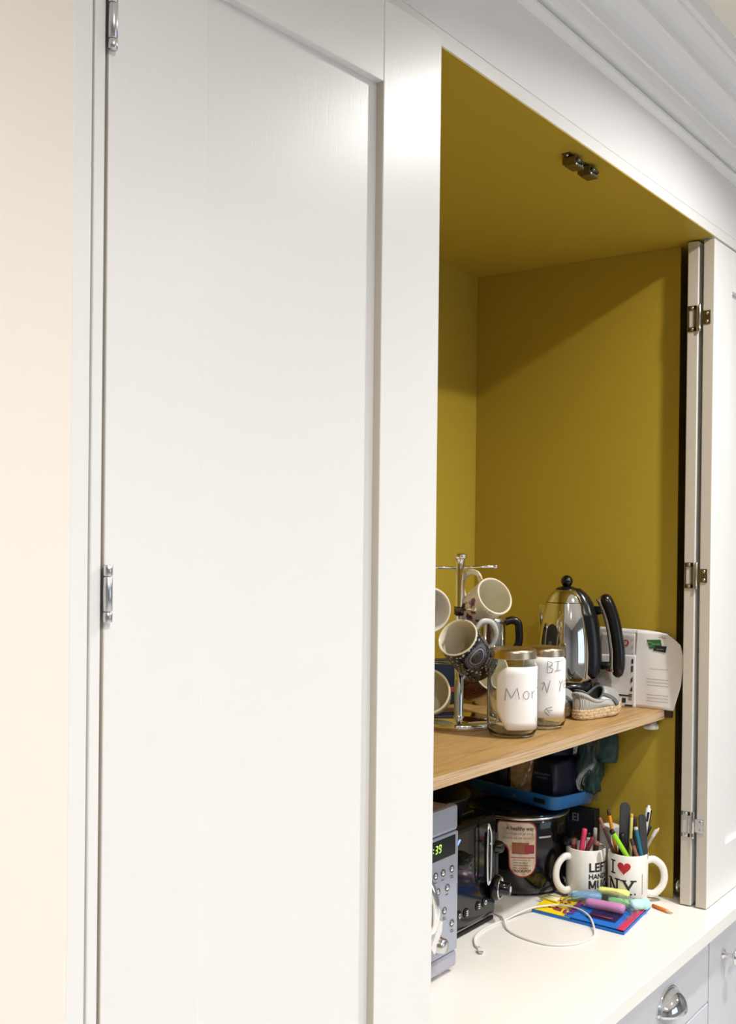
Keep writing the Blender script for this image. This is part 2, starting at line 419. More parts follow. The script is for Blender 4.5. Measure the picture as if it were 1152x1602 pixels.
def bm_obj(bms, name, mats, parent, mtx=None):
    if not isinstance(bms, list): bms = [bms]
    out = bmesh.new()
    for b in bms:
        me = bpy.data.meshes.new('x'); b.to_mesh(me); b.free(); out.from_mesh(me); bpy.data.meshes.remove(me)
    me = bpy.data.meshes.new(name); out.to_mesh(me); out.free()
    return link(name, me, mats, parent, mtx=mtx)
def stroke_bm(strokes, w, fn, d=0.0004, step=0.003):
    """handwriting: thin ribbons along polylines given in (u, v)"""
    bm = bmesh.new()
    for st in strokes:
        pts = []
        for a, b in zip(st[:-1], st[1:]):
            L = math.hypot(b[0]-a[0], b[1]-a[1]); n = max(1, int(L/step))
            for k in range(n): pts.append((a[0]+(b[0]-a[0])*k/n, a[1]+(b[1]-a[1])*k/n))
        pts.append(st[-1])
        prev = None
        for i, p in enumerate(pts):
            q = pts[min(i+1, len(pts)-1)]; o = pts[max(i-1, 0)]
            tx, ty = q[0]-o[0], q[1]-o[1]; L = math.hypot(tx, ty) or 1
            nx, ny = -ty/L*w/2, tx/L*w/2
            a = bm.verts.new(fn(p[0]+nx, p[1]+ny, d)); b = bm.verts.new(fn(p[0]-nx, p[1]-ny, d))
            if prev: bm.faces.new((prev[0], prev[1], b, a))
            prev = (a, b)
    return bm
def flatfn(o, ux, vy, nd):
    o, ux, vy, nd = Vector(o), Vector(ux), Vector(vy), Vector(nd)
    return lambda u, v, d=0.0: o+ux*u+vy*v+nd*d
def cylfn(r, a0, z0):
    """u along the circumference (counter-clockwise from above), v up"""
    return lambda u, v, d=0.0: ((r+d)*math.cos(a0+u/r), (r+d)*math.sin(a0+u/r), z0+v)
def toward_cam(p):
    d = Vector((-0.0795, -0.6786, 0)) - Vector((p[0], p[1], 0)); return math.atan2(d.y, d.x)

# ================================================================ THE ROOM
def plane_box(name, a, b, m, kind='structure'):
    return tag(MB().box(a, b).build(name, m), kind=kind)
plane_box('floor', (-1.3, -3.5, FLOOR-0.05), (4.7, 0.7, FLOOR), 'floor_tile')
plane_box('ceiling', (-1.3, -3.5, CEIL), (4.7, 0.7, CEIL+0.05), 'ceiling_paint')
wl = MB(); wl.box((-1.3, -0.0005, FLOOR), (0.4545, 0.10, CEIL)); o = wl.build('wall_left', 'cream'); tag(o, kind='structure')
plane_box('wall_back', (-1.3, 0.565, FLOOR), (4.7, 0.62, CEIL), 'grey_wall')
plane_box('wall_side_left', (-1.35, -3.5, FLOOR), (-1.3, 0.7, CEIL), 'grey_wall')
plane_box('wall_right', (4.7, -3.5, FLOOR), (4.75, 0.7, CEIL), 'grey_wall')
wf = MB()
wf.box((-1.3, -3.5, FLOOR), (0.95, -3.42, CEIL)); wf.box((2.85, -3.5, FLOOR), (4.7, -3.42, CEIL))
wf.box((0.95, -3.5, FLOOR), (2.85, -3.42, -0.1)); wf.box((0.95, -3.5, 1.2), (2.85, -3.42, CEIL))
tag(wf.build('wall_front', 'grey_wall'), kind='structure')
wn = tag(thing('window_1', None, None, (1.9, -3.44, 0.55)), kind='structure')
fr = MB()
for x in (-0.95, -0.32, 0.32, 0.9): fr.box((x, -0.02, -0.65), (x+0.05, 0.02, 0.65), bev=0.004)
for z in (-0.65, 0.60): fr.box((-0.95, -0.02, z), (0.95, 0.02, z+0.05), bev=0.004)
fr.build('window_frame', 'paint', wn)
# cornice: a moulded profile run along the wall over the cupboard
prof = [(0.0, 1.3755), (-0.0090, 1.3768), (-0.0118, 1.3805), (-0.0118, 1.3845), (-0.0095, 1.3878), (-0.0045, 1.3885), (-0.0045, 1.3935), (-0.0135, 1.3950), (-0.0172, 1.4030),
        (-0.0188, 1.4130), (-0.0190, 1.4240), (-0.0220, 1.4250), (-0.0222, 1.4290), (-0.0190, 1.4305), (-0.0192, 1.4390), (-0.0205, 1.4480), (-0.0240, 1.4570), (-0.0310, 1.4630), (-0.0400, 1.4658),
        (-0.0480, 1.4662), (-0.0520, 1.4675), (-0.0525, 1.4735), (-0.0490, 1.4745), (-0.0510, 1.4830), (-0.0560, 1.4910), (-0.0640, 1.4965), (-0.0730, 1.4985),
        (-0.0755, 1.5000), (-0.0755, 1.5060), (-0.0830, 1.5075), (-0.0830, CEIL)]
cb = bmesh.new(); L = [cb.verts.new((-1.3, y, z)) for y, z in prof]; Rr = [cb.verts.new((4.7, y, z)) for y, z in prof]
for k in range(len(prof)-1): cb.faces.new((L[k], Rr[k], Rr[k+1], L[k+1]))
bk0, bk1 = cb.verts.new((-1.3, 0.02, CEIL)), cb.verts.new((4.7, 0.02, CEIL)); bl0, bl1 = cb.verts.new((-1.3, 0.02, 1.3755)), cb.verts.new((4.7, 0.02, 1.3755))
cb.faces.new((L[-1], Rr[-1], bk1, bk0)); cb.faces.new((L[0], bl0, bl1, Rr[0]))
bmesh.ops.recalc_face_normals(cb, faces=cb.faces)
me = bpy.data.meshes.new('cornice'); cb.to_mesh(me); cb.free()
tag(link('trim_1', me, 'cornice_paint'), kind='structure')
# ceiling downlights (real lamps, out of the frame, seen only as reflections)
for i, (x, y) in enumerate(DOWNLIGHTS):
    t = thing('downlight', ['recessed downlight near the left wall', 'recessed downlight in front of the open cupboard', 'recessed downlight at the left of the far row', 'recessed downlight in the middle of the far row', 'recessed downlight at the right of the far row'][i], 'lamp', (x, y, CEIL), group='ceiling downlights')
    MB().lathe([(0.036, -0.001), (0.036, -0.006), (0.046, -0.006), (0.048, -0.003), (0.048, 0.0)], 32).build('trim_ring', 'chrome', t)
    ld = bpy.data.lights.new('bulb', 'AREA'); ld.shape = 'DISK'; ld.size = 0.066; ld.energy = LAMP_W; ld.color = LAMP_WARM; ld.spread = math.radians(LAMP_SPREAD)
    lo = bpy.data.objects.new('bulb', ld); COL.objects.link(lo); lo.parent = t; lo.location = (0, 0, -0.004)

# ================================================================ THE CUPBOARD
XH, XL, XWL, XWR, XR, XE = 0.4885, 0.947, 0.92, 1.9416, 1.9144, 2.3735
D, H, YW = 0.5232, 1.25, 0.0745
cup = thing('built_in_cupboard', 'tall white built-in cupboard with yellow painted inside and folding doors', 'cupboard', (0, 0, 0))
def part(name, a, b, m, bev=0.0, parent=cup): return MB().box(a, b, bev).build(name, m, parent)
part('back_panel', (XWL, D, 0.0), (XWR+0.02, D+0.015, H), 'yellow')
MB().box((XWR, YW, 0.0), (XWR+0.004, D, H), 0.0008).box((XWR+0.0041, YW+0.03, 0.0), (XWR+0.016, D, H)).build('side_panel', 'yellow', cup)
part('side_panel', (XWL-0.016, YW, 0.0), (XWL, D, H), 'yellow', 0.0008)
part('return_panel', (XWR+0.016, 0.115, 0.0), (XE+0.012, 0.131, H), 'yellow')
part('return_panel', (XH-0.012, 0.25, 0.0), (XWL-0.016, 0.266, H), 'yellow')
part('top_panel', (XH-0.012, 0.0006, H), (XR-0.0005, D+0.015, H+0.0016), 'yellow')
part('top_panel', (XR-0.0005, 0.024, H), (XE+0.012, D+0.015, H+0.0016), 'yellow')
part('top_board', (XH-0.012, 0.02, H+0.0016), (XE+0.012, D+0.015, H+0.02), 'paint')
part('head_rail', (XH-0.0145, 0.0, H+0.0016), (XE+0.03, 0.02, 1.2706), 'paint_rail', 0.0008)
part('frame_stile', (0.4748, 0.0, 0.0), (XH-0.0030, 0.06, H+0.0016), 'paint', 0.0012)
part('frame_stile', (XE+0.0022, 0.0, 0.0), (XE+0.03, 0.06, H+0.0016), 'paint', 0.0012)
part('frame_back', (XH-0.0030, 0.03, 0.0), (XH-0.0002, 0.06, H), 'dark_gap')
tag(MB().box((0.4545, -0.0004, FLOOR), (0.4722, 0.06, 1.376), 0.0008).build('trim_2', 'paint'), kind='structure')
tag(MB().box((0.4722, 0.012, FLOOR), (0.4748, 0.05, 1.376)).build('trim_3', 'dark_gap'), kind='structure')
part('fascia', (0.4745, 0.0006, 1.2712), (4.7, 0.02, 1.40), 'paint_fascia', 0.0008)
# folding doors: each side has a front leaf on the frame and a second leaf folded behind it
def door_leaf(parent_m, w, h, t, stile, rb, rt):
    """local x along the leaf from the hinge, y depth; face at y=0, back at y=t"""
    l = MB().box((stile-0.003, 0.0095, rb-0.003), (w-stile+0.003, t-0.006, h-rt+0.003)).build('door_leaf', 'paint', cup, mtx=parent_m)
    MB().box((0, 0, 0), (stile, t, h), 0.0014).build('stile', 'paint', l)
    MB().box((w-stile, 0, 0), (w, t, h), 0.0014).build('stile', 'paint', l)
    MB().box((stile-0.0002, 0.0003, 0), (w-stile+0.0002, t-0.0003, rb), 0.0006).build('rail', 'paint_rail', l)
    MB().box((stile-0.0002, 0.0003, h-rt), (w-stile+0.0002, t-0.0003, h), 0.0006).build('rail', 'paint_rail', l)
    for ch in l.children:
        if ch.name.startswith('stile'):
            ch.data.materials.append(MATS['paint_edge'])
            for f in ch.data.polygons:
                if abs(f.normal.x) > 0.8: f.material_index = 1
    return l
LW, LH, LT, BG = 0.4565, H-0.005, 0.0208, 0.0300
ang = -math.radians(2.45)
mL = Matrix.Translation((XH, 0, 0.0025)) @ Matrix.Rotation(ang, 4, 'Z')
leafA = door_leaf(mL, LW, LH, LT, 0.1045, 0.098, 0.0865)
leafB = door_leaf(mL @ Matrix.Translation((LW-0.002, BG+LT, 0)) @ Matrix.Rotation(PI, 4, 'Z'), LW-0.012, LH, LT, 0.1045, 0.098, 0.0865)
mR = Matrix.Translation((XR, 0, 0.0025))
leafC = door_leaf(mR, LW, LH, LT, 0.1045, 0.098, 0.0785)
leafD = door_leaf(mR @ Matrix.Translation((LW-0.004, BG+LT, 0)) @ Matrix.Rotation(PI, 4, 'Z'), LW-0.004, LH, LT, 0.1045, 0.098, 0.0785)
# barrel hinges of the left door
def barrel_hinge(zc, m, frame_m):
    h = MB(); L = 0.0228
    for a, b in ((-L, -L+0.0082), (-L+0.0087, L-0.0093), (L-0.0088, L)):
        h.lathe([(0.0, a), (0.0033, a), (0.0039, a+0.0006), (0.0039, b-0.0006), (0.0033, b), (0, b)], 20)
    h.box((-0.0028, 0.0025, -L+0.002), (0.0003, 0.0040, L-0.002))
    return h.build('hinge', m, cup, loc=(XH+0.0012, -0.0034, zc))
barrel_hinge(1.0895, 'satin', None); barrel_hinge(0.6365, 'satin', None); barrel_hinge(0.17, 'satin', None)
# flush hinges across the two right-hand leaf edges
def flush_hinge(zc, m, mp):
    p = MB(); y0, y1, hz = 0.0325, 0.0490, 0.0240
    x0, x1 = -0.0018, 0.0
    p.box((x0, y0, -hz), (x1, y0+0.0045, hz), 0.0006); p.box((x0, y1-0.003, -hz), (x1, y1, hz), 0.0006)
    p.box((x0, y0, hz-0.008), (x1, y1, hz), 0.0006); p.box((x0, y0, -hz), (x1, y1, -hz+0.008), 0.0006)
    p.box((x0, 0.006, -0.0125), (x1, 0.0235, 0.0125), 0.0006)
    pf = [(0, -hz-0.001), (0.0022, -hz-0.001), (0.0026, -hz), (0.0026, -hz+0.008), (0.0021, -hz+0.0085), (0.0026, -hz+0.009), (0.0026, hz), (0.002, hz+0.001), (0, hz+0.001)]
    p.lathe(pf, 14, m=Matrix.Translation((-0.0022, 0.0265, 0)), mi=[1]*8)
    for yy, zz in ((0.0410, hz-0.004), (0.0410, -hz+0.004), (0.0125, 0.0075), (0.0125, -0.0075)):
        p.lathe([(0.0028, 0), (0.0022, 0.0009), (0.0008, 0.0011), (0.0, 0.0004)], 14, m=frame((-0.0017, yy, zz), (-1, 0, 0), (0, 1, 0)), mi=[1]*3)
    return p.build('hinge', [m, mp], leafC, loc=(0, 0, zc-0.0025))
flush_hinge(1.103, 'bronze', 'brass_pale'); flush_hinge(0.622, 'bronze', 'brass_pale'); flush_hinge(0.155, 'satin', 'steel')
def knob(parent, o, nd, r=0.0155, L=0.026, name='knob'):
    p = MB(); p.lathe([(0.0, 0), (0.010, 0), (0.0105, 0.002), (0.006, 0.0045), (0.0045, 0.007), (0.0045, L-0.011), (0.008, L-0.0085), (r*0.93, L-0.007), (r, L-0.0045), (r*0.92, L-0.0015), (r*0.6, L), (0, L+0.0008)], 26)
    return p.build(name, 'chrome', parent, mtx=frame(o, nd, (0, 0, 1) if abs(nd[2]) < 0.9 else (1, 0, 0)))
# knob on the folded leaf, facing the inside of the cupboard (leaf D is turned round: its face is local y = 0)
knob(leafD, (LW-0.004-0.045, 0.0, 0.0205), (0, -1, 0), r=0.0145, L=0.0226)
# twin roller catches under the top
for cx in (1.384, 1.4345):
    c = MB().box((-0.021, -0.007, -0.002), (0.021, 0.007, 0.0), 0.0005).box((-0.012, -0.011, -0.014), (0.012, 0.011, -0.002), 0.002).box((-0.013, -0.013, -0.018), (0.013, 0.006, -0.0135), 0.0015).build('catch', 'bronze', cup, loc=(cx, 0.033, H))
    MB().tube([(-0.011, -0.012, -0.009), (0.011, -0.012, -0.009)], 0.0028, 10).build('roller', 'iron', c)
    MB().ball((-0.017, 0, -0.0025), 0.0022).build('screw', 'steel', c); MB().ball((0.017, 0, -0.0025), 0.0022).build('screw', 'steel', c)
# shelf cleat and clip
part('shelf_cleat', (XWR-0.0085, 0.0785, 0.3475), (XWR-0.0001, 0.0915, 0.3665), 'dark_wood', 0.001)
MB().lathe([(0, 0), (0.013, 0), (0.0150, 0.002), (0.0152, 0.0075), (0.0115, 0.0095), (0.0105, 0.0210), (0, 0.0210)], 24).build('shelf_clip', 'clip_plastic', cup, loc=(XWR-0.0160, 0.116, 0.324))
MB().box((XWR-0.0006, 0.198, 0.262), (XWR-0.0001, 0.2006, 0.263)).build('scratch', 'pen_brown', cup)

# shelf: oak board, front edge slightly out of square
ST = 0.362
sh = thing('wooden_shelf', 'oak shelf board across the yellow cupboard carrying mugs, jars and kettle', 'shelf', (1.43, 0.3, ST))
pts = [(XWL+0.001, 0.1185), (XWR-0.011, 0.0935), (XWR-0.001, 0.0935), (XWR-0.001, D-0.001), (XWL+0.001, D-0.001)]
MB().prism([(x-1.43, y-0.3) for x, y in pts], -0.0165, 0.0).build('board', 'oak', sh)
MB().prism([(XWL+0.001-1.43, 0.1165-0.3), (XWR-0.011-1.43, 0.0915-0.3), (XWR-0.011-1.43, 0.0935-0.3), (XWL+0.001-1.43, 0.1185-0.3)], -0.0167, 0.0001).build('edge_lipping', 'oak_edge', sh)

# ================================================================ WORKTOP AND BASE UNITS
wt = MB(); wt.box((0.475, -0.0375, -0.026), (4.2, 0.56, 0.0), 0.0018)
tag(wt.build('worktop', 'quartz'), 'white quartz worktop running under the cupboard', 'worktop')
def base_unit(name, label, x0, x1):
    t = thing(name, label, 'cabinet', ((x0+x1)/2, 0.0, FLOOR)); c = (x0+x1)/2; z = -FLOOR
    MB().box((x0-c, 0.0225, 0.1), (x1-c, 0.55, z-0.026)).build('carcass', 'paint_base', t)
    MB().box((x0-c, 0.06, 0.0), (x1-c, 0.08, 0.1)).build('plinth', 'paint_base', t)
    return t, c, z
bd, cx, zz = base_unit('drawer_unit', 'white drawer unit under the worktop with chrome cup pulls', 1.02, 1.9325)
def front(parent, name, x0, x1, z0, z1, c, z, shaker=False):
    w = (x1-x0)/2; h = z1-z0; loc = ((x0+x1)/2-c, 0, z+z0)
    if not shaker:
        return MB().box((-w, 0, 0), (w, 0.022, h), 0.0015).build(name, 'paint_base', parent, loc=loc)
    s = 0.107; rt = 0.118
    p = MB().box((-w+s-0.003, 0.009, 0.097), (w-s+0.003, 0.016, h-rt+0.003)).build(name, 'paint_base', parent, loc=loc)
    MB().box((-w, 0, 0), (-w+s, 0.022, h), 0.0012).build('stile', 'paint_base', p); MB().box((w-s, 0, 0), (w, 0.022, h), 0.0012).build('stile', 'paint_base', p)
    MB().box((-w+s-0.0002, 0.0003, h-rt), (w-s+0.0002, 0.0217, h), 0.0006).build('rail', 'paint_base', p)
    MB().box((-w+s-0.0002, 0.0003, 0), (w-s+0.0002, 0.0217, 0.1), 0.0006).build('rail', 'paint_base', p)
    return p
for z0, z1 in ((-0.1745, -0.029), (-0.36, -0.1775), (-0.56, -0.363), (-0.79, -0.563)):
    p = front(bd, 'drawer', 1.023, 1.9305, z0, z1, cx, zz)
    # cup pull: half dome on a backplate
    g = MB()
    def cupf(u, v, px=1.7220-(1.023+1.9305)/2, pz=(-0.118-z0 if z0 > -0.2 else (z1-z0)/2)):
        a = u*PI; ph = v*PI/2
        return Vector((px-0.044*math.cos(a)*math.cos(ph), -0.0305*math.sin(ph)-0.002, pz+0.036*math.sin(a)*math.cos(ph)))
    g.grid(cupf, 24, 10)
    ob = g.build('cup_pull', 'chrome', p); solid(ob, 0.0018, -1)
    rim = [cupf(k/24, 0.0) for k in range(25)]
    MB().tube([Vector((q.x+(q.x-rim[12].x)*0.04, -0.0015, q.z+0.002)) for q in rim], 0.0035, 8).build('backplate', 'chrome', p)
b2, cx2, zz2 = base_unit('door_unit', 'white base cupboard under the worktop with chrome round knob', 1.9345, 2.45)
p = front(b2, 'door', 1.9365, 2.448, -0.79, -0.029, cx2, zz2, True)
knob(p, (2.012-(1.9365+2.448)/2, 0.0, 0.79-0.1095), (0, -1, 0), r=0.017, L=0.031)
b3, cx3, zz3 = base_unit('door_unit', 'white base cupboard further right under the worktop, mostly out of view', 2.452, 4.2)
front(b3, 'door', 2.454, 3.3, -0.79, -0.029, cx3, zz3, True)
front(b3, 'door', 3.303, 4.198, -0.79, -0.029, cx3, zz3, True)
b4, cx4, zz4 = base_unit('door_unit', 'white base cupboard under the left end of the worktop', 0.476, 1.018)
front(b4, 'door', 0.478, 1.016, -0.79, -0.029, cx4, zz4, True)
# closed tall cupboard to the right of the open one
rc = thing('tall_cupboard', 'closed white tall cupboard right of the folded doors', 'cupboard', (3.3, 0, 0))
MB().box((XE+0.031-3.3, 0.0, 0.0), (4.2-3.3, 0.55, 1.2706), 0.001).build('body', 'paint', rc)

# ================================================================ THINGS ON THE SHELF
def img(p, right=0.0, up=0.0, near=0.0):
    return Vector(p) + Rv*right + Uv*up - Fv*near
def axis(r, u, n):
    return (Rv*r + Uv*u - Fv*n).normalized()
# mug tree
TB = Vector((1.532, 0.3086, ST))
tr = thing('mug_tree', 'chrome mug tree with a round base holding five mugs', 'mug rack', TB)
MB().lathe([(0, 0.0), (0.069, 0.0), (0.0715, 0.002), (0.0715, 0.0095), (0.069, 0.0115), (0.012, 0.0135), (0, 0.0135)], 48).build('base', 'chrome', tr)
MB().lathe([(0, 0.0125), (0.011, 0.0125), (0.0085, 0.016), (0.0080, 0.018), (0.0080, 0.290), (0, 0.290)], 24).build('pole', 'chrome', tr)
MB().lathe([(0, 0.288), (0.0085, 0.288), (0.0112, 0.290), (0.0118, 0.2935), (0.0108, 0.297), (0.004, 0.2985), (0, 0.2985)], 24).build('cap', 'chrome', tr)
MB().lathe([(0.0081, 0.192), (0.0098, 0.192), (0.0098, 0.206), (0.0081, 0.206)], 24).build('collar', 'iron', tr)
def arm(tip, zoff=-0.006):
    p1 = Vector(tip) - TB; d = Vector((p1.x, p1.y, 0)).normalized()
    p0 = Vector((0, 0, p1.z+zoff)) + d*0.006
    a = MB(); a.tube([p0, p1], 0.0024, 10); a.ball(p1, 0.0040); a.build('arm', 'chrome', tr)
def mug(name, label, rim, ax, hd, r, L, out, inn, handle=None, hr=0.0255, hw=0.0052, group=None, flat=1.5, hmat=None, tap=0.9, n=40):
    m = frame(rim, ax, hd)
    t = thing(name, label, 'mug', mtx=m, group=group)
    pr = [(0, -L+0.002), (r*0.70, -L+0.002), (r*0.72, -L), (r*0.80*tap/0.9, -L), (r*tap, -L+0.006), (r*(tap+1)/2, -L*0.55), (r, -L*0.1), (r, -0.0008), (r-0.0012, 0.0004), (r-0.0030, 0.0002), (r-0.0038, -0.002),
          (r-0.0042, -L*0.15), (r*(tap+1)/2-0.0042, -L*0.55), (r*tap-0.0046, -L+0.014), (r*0.75, -L+0.0075), (0, -L+0.0065)]
    MB().lathe(pr, n, mi=[0]*7+[1]*8).build('body', [out, inn], t)
    pts = spline([(r-0.0025, 0, -L*0.17), (r+hr*0.55, 0, -L*0.13), (r+hr*0.98, 0, -L*0.30), (r+hr, 0, -L*0.48), (r+hr*0.82, 0, -L*0.66), (r+hr*0.4, 0, -L*0.78), (r*tap-0.001, 0, -L*0.84)], 6)
    MB().tube(pts, hw, 12, flat=flat).build('handle', hmat or out, t)
    return t, m
def hook(m, r, L, hr=0.0255):
    """where the mug hangs: just under the inside of its handle"""
    return m @ Vector((r+hr-0.009, 0, -L*0.42))
t, m = mug('mug', 'cream mug with dark plum flower print, uppermost on the right of the mug tree', (1.537, 0.2418, 0.5888), axis(0.44, 0.44, 0.78), axis(-0.32, 0.95, 0.0), 0.0345, 0.086, 'floral', 'ceramic_cream', hw=0.0032, flat=1.6, tap=0.86, group='mugs on the mug tree')
arm(img((1.5619, 0.2564, 0.6383), 0, 0, 0.004), -0.002)
t, m = mug('mug', 'navy mug with ringed medallion pattern and cream inside, hanging in the middle', (1.4624, 0.2703, 0.5211), axis(-0.44, 0.56, 0.70), axis(0.62, 0.75, 0.1), 0.0355, 0.096, 'medallion', 'ceramic_cream', hr=0.026, hw=0.0030, flat=1.6, hmat='ceramic_grey', tap=1.0, group='mugs on the mug tree')
arm(img((1.4737, 0.2444, 0.5685), 0, 0, 0.0), -0.006)
t, m = mug('mug', 'plain pale grey mug half hidden behind the white door, uppermost on the left', (1.447, 0.318, 0.5643), axis(0.22, -0.12, 0.95), axis(-0.12, 0.98, 0.1), 0.0395, 0.085, 'ceramic', 'ceramic', hr=0.03, hw=0.006, group='mugs on the mug tree')
arm(img((1.5037, 0.3359, 0.637), -0.035, 0, 0.0), -0.002)
t, m = mug('mug', 'plain cream mug half hidden behind the white door, lowest on the left', (1.4400, 0.3140, 0.4295), axis(-0.15, 0.22, 0.95), axis(-0.3, 0.9, 0.2), 0.0385, 0.080, 'ceramic_cream', 'ceramic_cream', group='mugs on the mug tree')
arm(hook(m, 0.0385, 0.080), -0.004)
t, m = mug('mug', 'dark mug with red brush strokes, lowest on the right behind the jar', (1.629, 0.299, 0.4467), axis(0.45, 0.40, 0.80), axis(-0.45, 0.85, 0.2), 0.0375, 0.083, 'red_stroke', 'ceramic_cream', tap=0.88, group='mugs on the mug tree')
arm(hook(m, 0.0375, 0.083), -0.004)

# jars with paper labels
def jar(label, c, r, h, paper_fn, extra):
    t = thing('glass_jar', label, 'jar', (c[0], c[1], ST), group='labelled glass jars')
    k = r
    outer = [(0, 0.0015), (k*0.72, 0.0), (k*0.90, 0.003), (k, 0.012), (k, h*0.76), (k*0.985, h*0.80), (k*0.90, h*0.855), (k*0.86, h*0.875), (k*0.86, h*0.955)]
    inner = [(k*0.80, h*0.955), (k*0.80, h*0.875), (k*0.84, h*0.85), (k*0.925, h*0.795), (k*0.935, h*0.76), (k*0.935, 0.014), (k*0.82, 0.007), (0, 0.006)]
    MB().lathe(outer+inner, 44).build('glass', 'glass', t)
    l = k*0.93
    MB().lathe([(0, h), (l*0.80, h), (l*0.86, h-0.0012), (l*0.92, h-0.0004), (l, h-0.003), (l*1.01, h*0.955), (l*1.03, h*0.895), (l*1.03, h*0.887), (l*0.99, h*0.885), (l*0.97, h*0.95), (0, h*0.96)], 44).build('lid', 'gold_lid', t)
    return t
def label_patch(t, r, a0, u0, u1, z0, z1, cut_l, cut_r, strokes, w=0.0009, lift=0.0012):
    fn = cylfn(r+lift, a0, 0.0)
    n = 28; bm = bmesh.new(); prev = None
    for i in range(n+1):
        u = u0+(u1-u0)*i/n; cl = max(0, cut_l[0]-(u-u0))/cut_l[0] if cut_l[0] else 0; cr = max(0, cut_r[0]-(u1-u))/cut_r[0] if cut_r[0] else 0
        lo = z0+cl*cut_l[1]+cr*cut_r[1]; hi = z1-cl*cut_l[2]-cr*cut_r[2]; col = []
        for j in range(9):
            v = lo+(hi-lo)*j/8; bulge = 0.0003*math.sin(3*i/n*PI+0.3*j)
            col.append(bm.verts.new(fn(u, v, bulge+0.0006)))
        if prev:
            for j in range(8):
                f = bm.faces.new((prev[j], col[j], col[j+1], prev[j+1])); f.smooth = True
        prev = col
    me = bpy.data.meshes.new('paper_label'); bm.to_mesh(me); bm.free()
    o = link('paper_label', me, 'paper', t); solid(o, 0.0003, -1)
    bm_obj(stroke_bm(strokes, w, fn, 0.0022), 'handwriting', 'pencil_ink', o)['kind'] = 'stuff'
    return o
def slips(t, r, n, zmax, seed, tint='paper'):
    rnd = random.Random(seed)
    for k in range(n):
        a = rnd.uniform(0, 2*PI); d = rnd.uniform(0, r*0.35); w, h = rnd.uniform(0.016, 0.024), rnd.uniform(0.016, 0.028)
        z = 0.012+zmax*(k+0.5)/n*0.55
        g = MB(); g.grid(lambda u, v: ((u-0.5)*w, 0.004*math.sin(u*5+k)+0.003*math.sin(v*4), (v-0.5)*h), 6, 6)
        ob = g.build('folded_slip', tint, t, loc=(d*math.cos(a), d*math.sin(a), z+0.006), rot=(rnd.uniform(-1.3, 1.3), rnd.uniform(-0.5, 0.5), rnd.uniform(0, 6))); solid(ob, 0.0006)
c1 = (1.504, 0.188); a1 = toward_cam(c1)
j1 = jar('larger glass jar at the front with gold lid and a cut-corner label reading Mor', c1, 0.0415, 0.1445, None, None)
def L2(st, ox, oz, s): return [[(ox+x*s, oz+y*s) for x, y in q] for q in st]
GM = [[(0, 0), (0.1, 1.0), (0.5, 0.18), (0.95, 1.05), (1.12, 0.12)]]
GO = [[(0.3+0.3*math.cos(a/8*PI), 0.36+0.38*math.sin(a/8*PI)) for a in range(17)]]
GR = [[(0, 0.72), (0.06, 0)], [(0.04, 0.45), (0.3, 0.72), (0.42, 0.66)]]
st = L2(GM, -0.0115, 0.063, 0.020)+L2(GO, 0.0175, 0.0655, 0.017)+L2(GR, 0.0335, 0.0660, 0.017)+L2([[(0, 0), (0.12, 0.05)]], 0.045, 0.082, 0.02)+L2([[(0.2, 0), (0, 0.5), (0.3, 0.9)]], 0.043, 0.026, 0.012)
label_patch(j1, 0.0415, a1, -0.0275, 0.052, 0.0150, 0.1170, (0.0185, 0.030, 0.014), (0.004, 0.003, 0.0), st)
slips(j1, 0.036, 3, 0.02, 3)
c2 = (1.607, 0.182); a2 = toward_cam(c2)
j2 = jar('smaller glass jar beside the shoe with gold lid and label reading BI, N YE', c2, 0.0365, 0.1395, None, None)
GB = [[(0.05, 0), (0.1, 1), (0.5, 0.85), (0.42, 0.58), (0.12, 0.52), (0.55, 0.32), (0.45, 0.04), (0.05, 0)]]
GI = [[(0.3, 0.05), (0.34, 0.95)], [(0.05, 0.98), (0.6, 0.92)], [(0.0, 0.02), (0.65, 0.1)]]
GN = [[(0.0, 0.3), (0.14, 0.95), (0.36, 0), (0.62, 1.1)], [(-0.1, 0.75), (0.14, 0.95)]]
GY = [[(0, 1), (0.2, 0.5), (0.5, 1.05)], [(0.2, 0.5), (0.05, -0.25)]]
GE = [[(0.5, 1.0), (0.05, 0.9), (0.0, 0.0), (0.4, 0.0)], [(0.02, 0.5), (0.4, 0.45)]]
GE2 = [[(0.9, 0.95), (0.2, 0.75), (0.0, 0.45), (0.3, 0.1), (0.55, -0.1)], [(0.2, 0.75), (0.35, 0.5), (0.95, 0.55)], [(0.35, 0.5), (0.62, 0.25)]]
st = L2(GB, 0.003, 0.0985, 0.020)+L2(GI, 0.0165, 0.1010, 0.018)+L2([[(0, 0), (0.3, 0.05)]], 0.0285, 0.1190, 0.014)+L2(GN, -0.003, 0.0640, 0.020)+L2(GY, 0.0255, 0.0700, 0.015)+L2(GE, 0.0365, 0.0720, 0.013)+L2(GE2, 0.0005, 0.0275, 0.014)
label_patch(j2, 0.0365, a2, -0.036, 0.046, 0.0215, 0.1245, (0.006, 0.0, 0.0), (0.008, 0.030, 0.006), st)
slips(j2, 0.032, 9, 0.05, 11)

